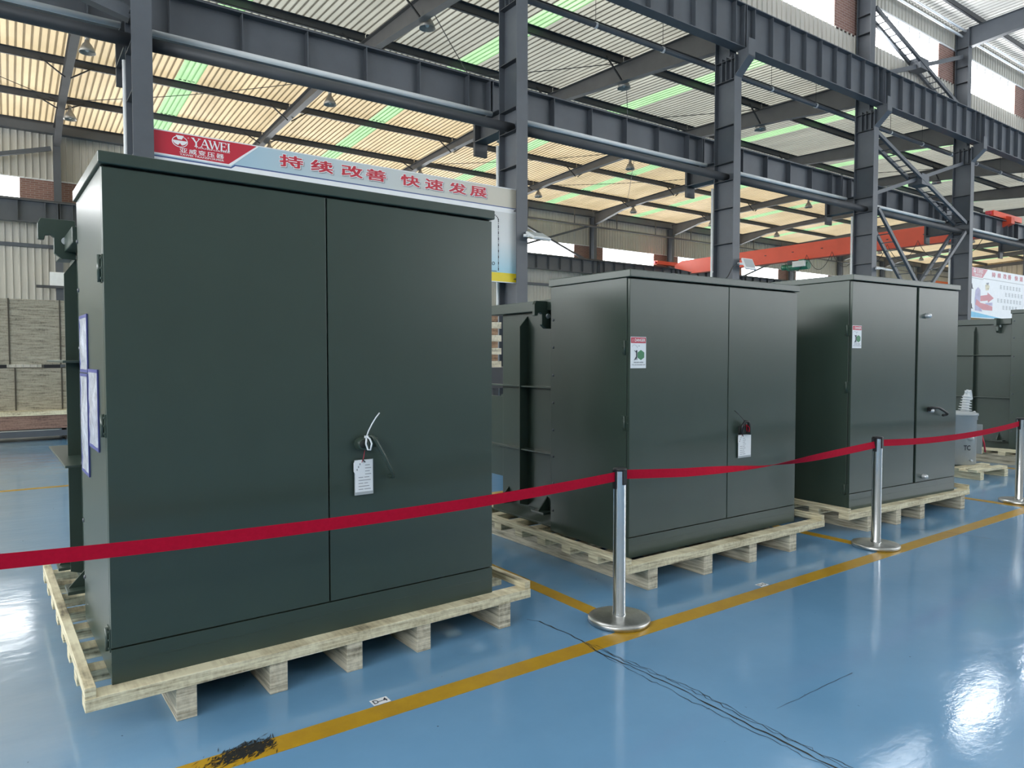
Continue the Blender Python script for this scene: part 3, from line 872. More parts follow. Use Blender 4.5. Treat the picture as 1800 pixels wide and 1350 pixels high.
# ================================================================== BANNERS
def banner(label, x0, x1, z0, z1, y, hazed):
    b = thing('slogan_banner', label, 'banner', (x0, y, z1))
    W = x1 - x0; H = z1 - z0
    red = 'sign_red_pale' if hazed else 'sign_red'
    MB().box(0, W, 0, 0.03, -H, 0).build('panel', 'sign_white' if hazed else 'banner', b)
    fm = MB()
    fm.box(-0.015, W + 0.015, -0.004, 0.035, -0.0, 0.015); fm.box(-0.015, W + 0.015, -0.004, 0.035, -H - 0.015, -H)
    fm.box(-0.015, 0, -0.004, 0.035, -H, 0); fm.box(W, W + 0.015, -0.004, 0.035, -H, 0)
    fm.build('frame', 'alu', b)
    def flat(name, poly, mat, e=0.003):
        MB().prism(poly, (0, -e, 0), (1, 0, 0), (0, 0, 1), (0, 0.002, 0)).build(name, mat, b)
    flat('red_corner', [(0, 0), (1.31, 0), (0.93, -0.305), (0, -0.290)], red)
    flat('border_line', [(0, -0.290), (0.93, -0.305), (1.31, 0), (1.34, 0), (0.96, -0.325), (0, -0.31)], 'sign_white', 0.0032)
    flat('border_line', [(0, -0.325), (0.96, -0.340), (1.01, -0.300), (W, -0.325), (W, -0.340), (1.02, -0.318), (0.965, -0.358), (0, -0.343)], 'ink_pale' if hazed else 'sign_blue', 0.0034)
    flat('border_line', [(0, -0.343), (0.965, -0.358), (1.02, -0.318), (W, -0.340), (W, -0.42), (0, -0.42)], 'sign_white', 0.003)
    X = (1, 0, 0); Z = (0, 0, 1)
    tw = 'sign_white'
    # emblem: globe-like oval with a dish and a cap
    def arc(cx, cz, rx, rz, a0, a1, n=14): return [(cx + rx * math.cos(a0 + (a1 - a0) * k / n), cz + rz * math.sin(a0 + (a1 - a0) * k / n)) for k in range(n + 1)]
    ex, ez = 0.315, -0.105
    ring = arc(ex, ez, 0.098, 0.075, 0, 2 * math.pi, 28)[:-1]
    MB().prism(ring, (0, -0.0055, 0), X, Z, (0, 0.002, 0)).build('emblem', tw, b)
    inner = arc(ex, ez, 0.088, 0.066, 0, 2 * math.pi, 28)[:-1]
    MB().prism(inner, (0, -0.0063, 0), X, Z, (0, 0.002, 0)).build('emblem', red, b)
    MB().prism(arc(ex, ez + 0.012, 0.088, 0.062, math.pi, 2 * math.pi, 16), (0, -0.0075, 0), X, Z, (0, 0.002, 0)).build('emblem', tw, b)
    MB().prism([(ex - 0.025, ez + 0.028), (ex + 0.025, ez + 0.028), (ex + 0.05, ez + 0.08), (ex - 0.05, ez + 0.08)], (0, -0.0075, 0), X, Z, (0, 0.002, 0)).build('emblem', tw, b)
    MB().prism([(ex - 0.025, ez - 0.052), (ex + 0.025, ez - 0.052), (ex, ez - 0.02)], (0, -0.0085, 0), X, Z, (0, 0.002, 0)).build('emblem', red, b)
    TK, TN = 0.020, 0.008
    strokes = {
        'Y': [(.12, 1, .5, .45, TK), (.88, 1, .5, .45, TN), (.5, .47, .5, 0, TK), (-.04, 1, .30, 1, TN), (.70, 1, 1.04, 1, TN), (.30, 0, .70, 0, TN)],
        'A': [(.10, 0, .5, 1.04, TN), (.5, 1.04, .90, 0, TK), (.20, .34, .76, .34, TN), (-.04, 0, .24, 0, TN), (.72, 0, 1.06, 0, TN)],
        'W': [(.08, 1, .30, 0, TK), (.30, 0, .52, 1, TN), (.48, 1, .72, 0, TK), (.72, 0, .94, 1, TN), (-.06, 1, .20, 1, TN), (.40, 1, .58, 1, TN), (.84, 1, 1.06, 1, TN)],
        'E': [(.20, 1, .20, 0, TK), (.02, 1, .92, 1, TN), (.2, .52, .72, .52, TN), (.02, 0, .96, 0, TN), (.90, 1, .90, .78, TN), (.94, 0, .94, .22, TN), (.72, .42, .72, .62, TN)],
        'I': [(.5, 1, .5, 0, TK), (.2, 1, .8, 1, TN), (.2, 0, .8, 0, TN)],
    }
    ux = 0.46
    for ch, wd in (('Y', .112), ('A', .112), ('W', .150), ('E', .085), ('I', .06)):
        m = MB()
        for q, (xa, za, xb, zb, th) in enumerate(strokes[ch]):
            m.beam((ux + xa * wd, -0.006 - 0.00003 * q, -0.135 + za * 0.105), (ux + xb * wd, -0.006 - 0.00003 * q, -0.135 + zb * 0.105), th, 0.001, (0, 1, 0))
        m.build('lettering', tw, b)
        ux += wd - 0.004
    text_mesh('lettering', 'TRANSFORMER', tw, b, (0.50, -0.0045, -0.158), X, Z, 0.45, 0.017, 0.01)
    text_mesh('lettering', '亚威变压器', tw, b, (0.31, -0.0045, -0.248), X, Z, 0.56, 0.068, 0.01, spacing=1.25)
    text_mesh('lettering', 'YAWEI TRANSFORMER', tw, b, (0.31, -0.0045, -0.282), X, Z, 0.56, 0.026, 0.008)
    text_mesh('lettering', '®', tw, b, (0.41, -0.0045, -0.05), X, Z, 0.018, 0.018, 0.0)
    chars = '持续改善快速发展'
    cx = [1.80, 2.257, 2.73, 3.124, 3.715, 4.152, 4.597, 5.012]
    for ch, c in zip(chars, cx):
        w = 0.325 if not hazed else 0.27
        k5 = [(dx, dz) for dx in (-0.009, 0, 0.009) for dz in (-0.004, 0.004)]
        k9 = [(dx, dz) for dx in (-0.017, -0.006, 0.006, 0.017) for dz in (-0.012, 0, 0.012)]
        if not hazed:
            text_mesh('title_shadow', ch, 'ink_grey', b, (c - w / 2 + 0.014, -0.0035, -0.215 - 0.012), X, Z, w, 0.165, copies=k9)
            text_mesh('title_shadow', ch, tw, b, (c - w / 2, -0.0042, -0.215), X, Z, w, 0.165, copies=k9)
        text_mesh('title', ch, red, b, (c - w / 2, -0.0056, -0.215), X, Z, w, 0.165, copies=k5)
    return b, W, H, flat
b1, W1, H1, flat1 = banner('long printed banner with red corner, red slogan and yellow foot, between two columns', 1.60, 7.43, 2.94, 4.57, 10.30, False)
flat1('foot_strip', [(0, -H1), (W1, -H1), (W1, -H1 + 0.155), (0, -H1 + 0.155)], 'sign_yellow')
flat1('swoosh', [(1.5, -0.02), (2.35, -0.02), (2.2, -0.10), (1.75, -0.12)], 'sign_cyan', 0.0028) if False else None
dd = MB()
z = -0.55; k = 0
while z > -1.44:
    L = 0.055 if k % 2 == 0 else 0.014
    dd.box(5.42, 5.435, -0.004, -0.002, z - L, z); z -= L + 0.018; k += 1
for a in range(6):
    t = math.radians(15 * a); dd.box(5.28 + 0.145 * math.sin(t) - 0.006, 5.28 + 0.145 * math.sin(t) + 0.012, -0.004, -0.002, -0.565 + 0.10 * math.cos(t) - 0.02, -0.565 + 0.10 * math.cos(t))
dd.box(5.25, 5.39, -0.004, -0.002, -1.462, -1.452)
dd.build('diagram_line', 'ink', b1)
cm = MB(); cm.lathe([(0.030, 0), (0.030, 0.002), (0.022, 0.002), (0.022, 0)], (5.32, -0.005, -1.325), (0, 1, 0), 20); cm.build('diagram_line', 'ink', b1)
b2, W2, H2, flat2 = banner('haze-paled second slogan banner with printed worker, past the crossed braces', 25.72, 31.45, 2.94, 4.57, 10.30, True)
flat2('foot_strip', [(0, -H2), (1.6, -H2 + 0.02), (3.0, -H2), (3.0, -H2), (1.6, -H2 + 0.09), (0, -H2 + 0.20)], 'sign_cyan')
# the printed picture: a blue-clad figure with a red arrow, as simple shapes
flat2('printed_figure', [(0.40, -1.40), (0.36, -1.00), (0.42, -0.72), (0.60, -0.62), (0.78, -0.70), (0.80, -0.90), (0.76, -1.10), (0.95, -1.42)], 'violet', 0.004)
flat2('printed_picture', [(0.80, -1.08), (0.80, -0.90), (1.35, -0.84), (1.35, -0.76), (1.85, -0.93), (1.40, -1.10), (1.38, -1.03)], 'sign_red_pale', 0.0045)
flat2('printed_picture', [(0.42, -1.20), (0.50, -1.02), (0.80, -1.13), (1.25, -1.16), (1.75, -1.22), (1.75, -1.36), (1.0, -1.36)], 'sign_red_pale', 0.005)
flat2('printed_picture', [(1.2, -1.12), (1.75, -1.08), (1.75, -1.20), (1.2, -1.16)], 'violet', 0.0045)
flat2('printed_picture', [(1.15, -0.52), (1.35, -0.46), (1.5, -0.55), (1.42, -0.68), (1.2, -0.70)], 'wood_pale', 0.004)
flat2('printed_picture', [(1.22, -0.45), (1.42, -0.42), (1.42, -0.48), (1.28, -0.52)], 'ink_grey', 0.005)
# pale, illegible slogan lines on the far banner, haze painted into their ink
for (xs, zs, n) in ((2.35, -0.58, 7), (2.8, -0.82, 6), (2.15, -1.05, 8), (2.6, -1.28, 5)):
    for q in range(n):
        xx = xs + 0.27 * q
        m = MB()
        for dz in (0, 0.05, 0.10): m.box(xx, xx + 0.16, -0.004, -0.002, zs + dz, zs + dz + 0.018)
        m.box(xx + 0.03 + 0.02 * (q % 3), xx + 0.05 + 0.02 * (q % 3), -0.0042, -0.002, zs, zs + 0.13)
        m.build('hazed_characters', 'ink_pale', b2)
for zz in (-0.60, -1.25):
    MB().tube([(-0.16, -0.05, zz), (-0.08, -0.08, zz + 0.05), (-0.05, -0.08, zz - 0.06), (0.0, -0.05, zz - 0.03), (0.04, -0.03, zz - 0.10), (0.12, -0.02, zz - 0.07), (0.2, -0.01, zz - 0.09)], 0.012, 6).build('tie_cord', 'wire', b2)
ob = MB().box(64.6, 67.4, 28.60, 28.68, 7.65, 8.2).build('cloth_banner', 'orange')
tag(ob, 'small orange banner hung far away below the red crane', 'banner')

# ================================================================== PALLETS
def pallet(label, org, rz, W, D, skids, sw=0.085, rails=True, grey=False, boards=8, mat='wood', z1=0.145, tb=0.055, rail_w=0.042):
    """skids run in depth, deck boards across, a side rail on each end"""
    p = thing('wooden_pallet', label, 'pallet', org, rz)
    for s in skids:
        MB().box(s, s + sw, 0.0, D, 0.0, z1).build('skid', 'wood_grey', p, 0.002, 1)
    for k in range(boards):
        y = (D - 0.10) * k / (boards - 1)
        MB().box(0, W, y - 0.005, y + 0.095, z1, z1 + tb).build('deck_board', mat, p, 0.002, 1)
    if rails:
        for x in (0.0, W - rail_w):
            MB().box(x, x + rail_w, 0.0, D, z1 + tb, z1 + tb + 0.045).build('side_rail', 'wood', p, 0.002, 1)
    return p
A1 = math.radians(1.8)
pallet('wooden pallet under the tallest cabinet with the hanging white tie', (0.225, 3.335, 0), A1, 2.335, 2.2, [0.345, 0.755, 1.145, 1.55, 2.10], 0.085)
pallet('wooden pallet under the middle cabinet, beside the first stanchion', (3.355, 3.385, 0), 0, 2.36, 2.2, [0.20, 0.785, 1.32, 1.855], 0.095)
A3 = math.radians(-2.2)
pallet('wooden pallet under the single-handle cabinet, behind the second stanchion', (6.10, 3.385, 0), A3, 2.24, 2.2, [0.31, 0.80, 1.24, 2.06], 0.085)
pallet('wooden pallet under the rearmost ribbed tank, past the small grey unit', (12.05, 3.40, 0), 0, 2.4, 2.2, [0.15, 0.75, 1.3, 2.0], 0.095)

# ================================================================== PAD TRANSFORMERS
def transformer(label, org, rz, w, h, seam, d=0.88, sill=0.155, hinges=(), bolts=(), tank=None, lid_t=0.052, gap=0.008, seam_w=None):
    t = thing('transformer', label, 'transformer', org, rz)
    c = MB(); c.box(0.0, w, 0.032, d, 0.02, h); c.build('cabinet_shell', 'paint', t, 0.004)
    s = MB(); s.box(0, w, 0.0, 0.034, 0, sill - 0.006); s.box(-0.001, w + 0.001, -0.0018, 0.0, sill * 0.55, sill * 0.55 + 0.006); s.build('sill', 'paint', t, 0.002)
    MB().box(0.006, w - 0.006, 0.020, 0.034, sill - 0.008, h - 0.002).build('door_backing', 'gap', t)  # dark sheet filling the gaps round and between the doors
    sw_ = seam_w or gap
    L = MB().box(0.0, seam - sw_ / 2, 0.0, 0.024, sill, h - 0.010).build('door', 'paint', t, 0.003)
    R = MB().box(seam + sw_ / 2, w, 0.0, 0.024, sill, h - 0.010).build('door', 'paint', t, 0.003)
    lid = MB(); lid.quad_box([(-0.014, -0.014, h), (w + 0.014, -0.014, h), (w + 0.014, d + 0.012, h), (-0.014, d + 0.012, h), (-0.014, -0.014, h + lid_t), (w + 0.014, -0.014, h + lid_t), (w + 0.014, d + 0.012, h + lid_t + 0.006), (-0.014, d + 0.012, h + lid_t + 0.006)])
    lid.build('lid', 'paint', t, 0.005)
    for z0, z1 in hinges:
        hm = MB(); hm.box(-0.005, 0.0, 0.006, 0.036, z0, z1); hm.box(-0.005, 0.0, 0.046, 0.082, z0, z1)
        hm.cyl((-0.010, 0.041, z0), (-0.010, 0.041, z1), 0.009, 10)
        for zz in (z0 + 0.015, (z0 + z1) / 2, z1 - 0.015):
            for yy in (0.020, 0.066): hm.cyl((-0.009, yy, zz), (-0.004, yy, zz), 0.006, 8)
        hm.build('hinge', 'paint', t)
    for z in bolts:
        MB().lathe([(0.0, -0.008), (0.008, -0.007), (0.011, -0.003), (0.011, 0.001)], (0, d - 0.034, z), (1, 0, 0), 10).build('bolt', 'steel', t)
    if tank:
        x0, x1, y1, zt, lidz, ribs, vr, hook_y, vd, hd_ = (tuple(tank) + (0.085, 0.075))[:10] if len(tank) == 8 else tank
        body = MB(); body.box(x0, x1, d, y1, 0.13, lidz)
        body.build('tank', 'paint', t, 0.004)
        MB().box(x0 - 0.06, x1 + 0.06, d + 0.02, y1 + 0.16, lidz, lidz + 0.085).build('tank_cover', 'paint', t, 0.004)
        for z in ribs:
            MB().box(x0 - hd_, x0, d + 0.01, y1 + 0.26, z - 0.006, z + 0.006).build('rib', 'paint', t, 0.002)
        MB().prism([(0.0, 0.14), (-vd, 0.16), (-vd, lidz - 0.12), (0.0, lidz - 0.03)], (x0, vr, 0), (1, 0, 0), (0, 0, 1), (0, 0.012, 0)).build('rib', 'paint', t)
        MB().box(x0 - 0.006, x0 + 0.0, d + 0.005, d + 0.03, 0.2, lidz).build('weld_strip', 'paint', t)
        base = MB()
        base.box(x0 + 0.02, x0 + 0.10, d - 0.1, y1 + 0.2, 0.0, 0.012); base.box(x0 + 0.03, x0 + 0.045, d - 0.1, y1 + 0.2, 0.012, 0.115); base.box(x0 + 0.0, x0 + 0.10, d - 0.1, y1 + 0.2, 0.115, 0.13)
        base.build('base_channel', 'paint', t); base = MB()
        base.box(x1 - 0.10, x1 - 0.02, d, y1 + 0.2, 0.0, 0.012); base.box(x1 - 0.05, x1 - 0.035, d, y1 + 0.2, 0.012, 0.13)

        base.build('base_channel', 'paint', t)
        for yy in (d + 0.08, y1 - 0.18):
            MB().box(x0 - 0.11, x0, yy, yy + 0.17, 0.13, 0.148).build('jacking_pad', 'paint', t, 0.002)
            MB().prism([(0, 0.148), (-0.10, 0.148), (0, 0.26)], (x0, yy + 0.08, 0), (1, 0, 0), (0, 0, 1), (0, 0.012, 0)).build('gusset', 'paint', t)
        for q in range(9):
            xx = x0 + 0.08 + (x1 - x0 - 0.16) * q / 8
            MB().box(xx - 0.012, xx + 0.012, y1 + 0.03, y1 + 0.42, 0.32, min(lidz - 0.22, 1.05)).build('radiator_fin', 'paint', t)
        # S-shaped lifting hook plate
        hk = [(0.0, 0.02), (0.0, -0.20), (-0.07, -0.20), (-0.105, -0.17), (-0.105, -0.085), (-0.120, -0.07), (-0.145, -0.075), (-0.150, -0.10), (-0.180, -0.10), (-0.180, -0.01), (-0.165, 0.02)]
        hm = MB().prism(hk, (x0 - 0.005, hook_y, zt), (1, 0, 0), (0, 0, 1), (0, 0.035, 0)).build('lifting_hook', 'paint', t, 0.003)
        MB().cyl((x0 - 0.055, hook_y - 0.015, zt - 0.10), (x0 - 0.055, hook_y, zt - 0.10), 0.020, 14).build('bolt', 'galv', hm)
    return t, L, R
T1o = (0.332, 3.42, 0.2)
t1, t1L, t1R = transformer('tallest dark green transformer cabinet, white tie on its door handle', T1o, math.radians(1.7), 1.996, 2.209, 0.981, 0.92, 0.157,
    [(1.720, 1.835), (1.062, 1.160), (0.140, 0.240)], [0.25, 0.55, 0.85, 1.15, 1.45, 1.75, 2.0], tank=(0.04, 1.95, 1.72, 2.16, 2.0, (1.38, 0.83), 1.38, 1.34, 0.062, 0.115))
t2, t2L, t2R = transformer('dark green transformer cabinet with a bolted side, warning sticker and hanging white tag', (3.497, 3.517, 0.2), math.radians(-0.3), 1.96, 1.957, 1.060, 0.881, 0.146,
    [(1.42, 1.52), (0.895, 0.995), (0.30, 0.40)], [1.696, 1.482, 1.263, 1.045, 0.83, 0.62, 0.407, 0.19], tank=(0.10, 1.86, 1.70, 1.835, 1.782, (1.16, 0.625), 1.32, 0.98))
t3, t3L, t3R = transformer('dark green transformer cabinet with wide door gap, black lever and warning sticker', (6.254, 3.467, 0.2), math.radians(-3.3), 1.872, 2.105, 1.090, 0.86, 0.155,
    [(1.60, 1.70), (1.08, 1.18), (0.14, 0.235)], [], tank=(0.10, 1.77, 1.70, 1.95, 1.90, (1.2, 0.65), 1.32, 0.98), gap=0.008, seam_w=0.045)
t4, t4L, t4R = transformer('dark green transformer with ribbed tank, behind the small grey unit', (12.25, 3.45, 0.2), math.radians(0), 1.95, 2.06, 1.0, 0.88, 0.15,
    [(1.5, 1.6), (0.9, 1.0)], [0.3, 0.58, 0.86, 1.14, 1.42, 1.70, 1.95], tank=(0.10, 1.85, 1.70, 1.98, 1.91, (1.44, 0.79), 1.39, 1.05))

# T1 handle
hd = thing('handle', '', 'x'); del hd['label']; del hd['category']; hd.parent = t1R
hb = MB(); hb.lathe([(0.0, -0.05), (0.030, -0.048), (0.036, -0.03), (0.036, 0.0)], (1.155, 0, 0.955), (0, 1, 0), 20); hb.box(1.155, 1.235, -0.040, -0.006, 0.935, 0.985)
hb.build('handle_boss', 'paint', hd, 0.003)
MB().tube([(1.185, -0.02, 0.985), (1.195, -0.055, 0.995), (1.215, -0.060, 0.965), (1.26, -0.060, 0.885), (1.312, -0.060, 0.785), (1.318, -0.045, 0.772), (1.31, -0.020, 0.770)], 0.0115, 10).build('lever', 'paint', hd)
MB().lathe([(0.0, -0.052), (0.020, -0.052), (0.022, -0.048), (0.022, -0.04)], (1.150, 0, 0.955), (0, 1, 0), 16).build('lock_face', 'gap', hd)
# T2 handle and padlock hasp
hd = thing('handle', '', 'x'); del hd['label']; del hd['category']; hd.parent = t2R
MB().box(1.185, 1.255, -0.030, 0.0, 0.80, 0.86).build('handle_boss', 'gap', hd, 0.004)
MB().tube([(1.18, -0.035, 0.80), (1.185, -0.045, 0.87), (1.21, -0.05, 0.90), (1.25, -0.05, 0.895), (1.268, -0.045, 0.86), (1.27, -0.035, 0.80)], 0.011, 10).build('shackle', 'black', hd)
MB().box(1.285, 1.305, -0.045, 0.0, 0.79, 0.87).build('hasp', 'paint', hd, 0.004)
# T3 handle, knobs
hd = thing('handle', '', 'x'); del hd['label']; del hd['category']; hd.parent = t3R
MB().box(1.30, 1.40, -0.035, 0.0, 0.86, 0.90).build('handle_boss', 'black', hd, 0.004)
MB().tube([(1.28, -0.02, 0.895), (1.30, -0.05, 0.90), (1.42, -0.055, 0.895), (1.50, -0.06, 0.865), (1.585, -0.06, 0.830), (1.585, -0.05, 0.815), (1.545, -0.03, 0.812)], 0.012, 10).build('lever', 'black', hd)
MB().lathe([(0.0, -0.05), (0.018, -0.048), (0.018, 0.0)], (1.335, 0, 0.868), (0, 1, 0), 14).build('lock', 'galv', hd)
for z in (1.820, 0.205):
    MB().lathe([(0.0, -0.050), (0.018, -0.047), (0.024, -0.03), (0.024, 0.0)], (1.25, 0, z), (0, 1, 0), 16).build('knob', 'galv', t3R)

# danger stickers (parts of the doors they are stuck on)
def sticker(door, x0, x1, z0, z1):
    w = x1 - x0; h = z1 - z0
    s = MB().box(x0, x1, -0.0015, 0.0, z0, z1).build('danger_sticker', 'white', door)
    s['label'] = 'white warning sticker with red header'
    zr = z1 - 0.2 * h
    MB().box(x0 + 0.003, x1 - 0.003, -0.0025, -0.0015, zr, z1 - 0.004).build('red_header', 'danger_red', s)
    X = (1, 0, 0); Z = (0, 0, 1)
    text_mesh('header_text', 'DANGER', 'white', s, (x0 + w * 0.25, -0.003, zr + 0.045 * h), X, Z, w * 0.68, h * 0.10, 0.02)
    text_mesh('header_text', '⚠', 'white', s, (x0 + w * 0.07, -0.003, zr + 0.045 * h), X, Z, w * 0.13, h * 0.10, 0.0)
    hx, hz, r = x0 + w * 0.66, z0 + h * 0.42, w * 0.25
    MB().prism([(r * math.sin(a), r * 0.95 * math.cos(a)) for a in [math.radians(60 * k) for k in range(6)]], (hx, -0.0027, hz), X, Z, (0, 0.001, 0)).build('pictogram', 'hex_green', s)
    pm = MB(); px = x0 + w * 0.38
    pm.lathe([(0, 0), (0.008, 0), (0.008, 0.0008), (0, 0.0008)], (px, -0.003, hz + 0.026), (0, 1, 0), 12)
    pm.beam((px, -0.003, hz + 0.02), (px, -0.003, hz - 0.012), 0.010, 0.001, (0, 1, 0)); pm.beam((px, -0.003, hz - 0.01), (px - 0.012, -0.003, hz - 0.034), 0.005, 0.001, (0, 1, 0)); pm.beam((px, -0.003, hz - 0.01), (px + 0.003, -0.003, hz - 0.034), 0.005, 0.001, (0, 1, 0))
    pm.beam((px, -0.003, hz + 0.016), (px - 0.022, -0.003, hz + 0.032), 0.004, 0.001, (0, 1, 0)); pm.beam((px - 0.004, -0.003, hz - 0.012), (px - 0.024, -0.003, hz - 0.036), 0.004, 0.001, (0, 1, 0))
    pm.build('pictogram', 'ink', s)
    sk = MB()
    for q in range(7):
        a0, a1 = 0.5 * q + 0.3, 0.5 * q + 0.7
        sk.beam((x0 + w * (0.22 + 0.12 * math.cos(a0)), -0.003, z0 + h * (0.70 + 0.045 * math.sin(a0))), (x0 + w * (0.22 + 0.12 * math.cos(a1)), -0.003, z0 + h * (0.70 + 0.045 * math.sin(a1))), 0.0016, 0.0008, (0, 1, 0))
    sk.beam((x0 + w * 0.36, -0.003, z0 + h * 0.72), (x0 + w * 0.44, -0.003, z0 + h * 0.65), 0.0025, 0.0008, (0, 1, 0)); sk.beam((x0 + w * 0.48, -0.003, z0 + h * 0.71), (x0 + w * 0.58, -0.003, z0 + h * 0.71), 0.004, 0.0008, (0, 1, 0))
    sk.build('pictogram', 'ink_grey', s)
    text_mesh('warning_text', 'DO NOT OPEN', 'ink', s, (x0 + w * 0.2, -0.003, z0 + h * 0.165), X, Z, w * 0.6, h * 0.04, 0.015)
    text_mesh('warning_text', 'You can be badly hurt', 'ink', s, (x0 + w * 0.06, -0.003, z0 + h * 0.085), X, Z, w * 0.88, h * 0.045, 0.012)
sticker(t2L, 0.006, 0.156, 1.328, 1.546)
sticker(t3L, 0.006, 0.146, 1.488, 1.695)

# ---- hanging tags: top-level things
def tag_card(label, T, pos, w, h, tie):
    o = T
    t = thing('inspection_tag', label, 'tag', T.matrix_basis @ Vector(pos), T.rotation_euler.z)
    MB().box(0, w, -0.002, 0.0, -h, 0).build('card', 'white', t)
    MB().box(-0.004, w + 0.004, -0.0005, 0.0008, -h - 0.016, 0.003).build('plastic_sleeve', 'tank_grey', t)
    MB().prism([(-0.010, -0.055), (-0.010, -0.012), (-0.003, 0.0), (0.04, 0.002), (0.042, -0.03), (0.02, -0.065), (0.0, -0.07)], (0, -0.0045, 0), (1, 0, 0), (0, 0, 1), (0, 0.001, 0)).build('small_label', 'white', t)
    m = MB()
    for k in range(9):
        zz = -0.025 - (h - 0.04) * k / 8
        x0 = 0.055 if k < 4 else 0.018
        m.box(x0, x0 + (0.034 if k % 2 else 0.026), -0.003, -0.002, zz - 0.0035, zz)
        if k >= 4: m.box(0.05, 0.05 + 0.02 + 0.008 * (k % 3), -0.003, -0.002, zz - 0.0035, zz)
    m.build('printed_text', 'ink_grey', t); m = MB()
    for k in range(3): m.box(0.006 + 0.008 * k, 0.012 + 0.008 * k, -0.0055, -0.0045, -0.052 + 0.014 * k, -0.043 + 0.014 * k)
    m.build('printed_text', 'ink_grey', t)
    MB().tube([(0.035, -0.004, -0.012), (0.045, -0.006, 0.012), (0.05, -0.01, 0.05), (0.052, -0.02, 0.085)], 0.0016, 6).build('string', 'danger_red', t)
    MB().tube([(0.040, -0.005, 0.004), (0.048, -0.008, -0.006), (0.054, -0.006, -0.011)], 0.003, 6).build('knot', 'black', t)
    if tie == 'white':
        MB().tube([(0.042, -0.05, 0.128), (0.05, -0.055, 0.155), (0.068, -0.058, 0.19), (0.09, -0.058, 0.222), (0.112, -0.058, 0.247)], 0.0035, 8).build('zip_tie', 'white', t)
        MB().tube([(0.042, -0.05, 0.128), (0.054, -0.064, 0.115), (0.062, -0.068, 0.09), (0.056, -0.064, 0.058), (0.046, -0.056, 0.06), (0.038, -0.05, 0.09), (0.042, -0.05, 0.128)], 0.0045, 8).build('zip_tie', 'white', t)
        MB().box(0.032, 0.050, -0.056, -0.045, 0.120, 0.132).build('tie_head', 'white', t)
    else:
        MB().tube([(0.05, -0.03, 0.085), (0.02, -0.03, 0.125), (-0.03, -0.028, 0.165), (-0.085, -0.026, 0.20)], 0.003, 8).build('zip_tie', 'black', t)
        MB().tube([(0.05, -0.035, 0.085), (0.07, -0.05, 0.06), (0.062, -0.055, 0.03), (0.045, -0.045, 0.035), (0.05, -0.035, 0.085)], 0.0022, 8).build('red_string', 'belt', t)
    return t
bpy.context.view_layer.update()
tag_card('white inspection card tied by a white cable tie to the tallest cabinet\'s handle', t1, (1.118, -0.012, 0.868), 0.098, 0.165, 'white')
tag_card('white inspection card hung by a dark tie from the stickered middle cabinet\'s lock', t2, (1.178, -0.012, 0.79), 0.155, 0.165, 'dark')

# ---- plastic document pouches on T1's side
def pouch(label, y0, y1, z0, z1, bulge=0.012):
    t = thing('document_pouch', label, 'pouch', T1o, t1.rotation_euler.z)
    n = 6; m = 8; v = []; f = []
    for i in range(n + 1):
        for j in range(m + 1):
            u, w = i / n, j / m
            b = bulge * math.sin(math.pi * u) * math.sin(math.pi * w) + 0.003 * math.sin(9 * w + 5 * u)
            v.append((-0.004 - abs(b), y0 + (y1 - y0) * u, z0 + (z1 - z0) * w))
    for i in range(n):
        for j in range(m):
            a = i * (m + 1) + j; f.append((a, a + 1, a + m + 2, a + m + 1))
    me = bpy.data.meshes.new('sleeve'); me.from_pydata(v, [], f); me.materials.append(M['pouch'])
    for p in me.polygons: p.use_smooth = True
    o = bpy.data.objects.new('sleeve', me); COL.objects.link(o); o.parent = t
    e = MB(); wd = 0.012
    for a in ((y0 - wd, y0 + 0.003, z0, z1), (y1 - 0.003, y1 + wd, z0, z1), (y0 - wd, y1 + wd, z0 - wd, z0 + 0.003), (y0 - wd, y1 + wd, z1 - 0.003, z1 + wd)):
        e.box(-0.007, -0.001, *a)
    e.build('edge_binding', 'blue_trim', t)
pouch('glossy blue-edged pouch, topmost on the tallest cabinet\'s side', 0.56, 0.84, 1.34, 1.60)
pouch('long glossy blue-edged pouch, lowest on the tallest cabinet\'s side', 0.58, 0.85, 0.83, 1.31)
pouch('blue-edged pouch by the hinge on the tallest cabinet\'s side', 0.22, 0.52, 0.99, 1.335, 0.006)

# ================================================================== STANCHIONS AND BELTS
POSTS = [(2.990, 3.085), (5.962, 3.065), (9.088, 3.10)]
def stanchion(label, x, y):
    t = thing('stanchion', label, 'stanchion', (x, y, 0), 0, 'belt stanchions along the yellow line')
    MB().lathe([(0.0, 0.0), (0.182, 0.0), (0.188, 0.004), (0.188, 0.026), (0.184, 0.031), (0.150, 0.036), (0.06, 0.042), (0.0, 0.042)], (0, 0, 0), (0, 0, 1), 56).build('base', 'brushed', t)
    MB().lathe([(0.043, 0.040), (0.0415, 0.055), (0.0385, 0.062), (0.0385, 0.84), (0.0385, 0.925)], (0, 0, 0), (0, 0, 1), 36).build('post', 'chrome', t)
    MB().lathe([(0.0, 0.938), (0.040, 0.937), (0.042, 0.932), (0.042, 0.922), (0.0385, 0.920)], (0, 0, 0), (0, 0, 1), 36).build('cap', 'black', t)
    m = MB()
    for s in (-1, 1):
        m.box(s * 0.040 - 0.007, s * 0.040 + 0.007, -0.014, 0.014, 0.815, 0.925)
    for s in (-1, 1):
        m.box(-0.014, 0.014, s * 0.040 - 0.004, s * 0.040 + 0.004, 0.84, 0.925)
    m.build('belt_slot', 'black', t)
    return t
stanchion('chrome belt stanchion standing between the tallest and the middle cabinet', *POSTS[0])
stanchion('chrome belt stanchion before the cabinet with the wide door gap', *POSTS[1])
stanchion('chrome belt stanchion beside the small grey unit', *POSTS[2])
stanchion('chrome belt stanchion before the start of the row', -0.55, 3.06)
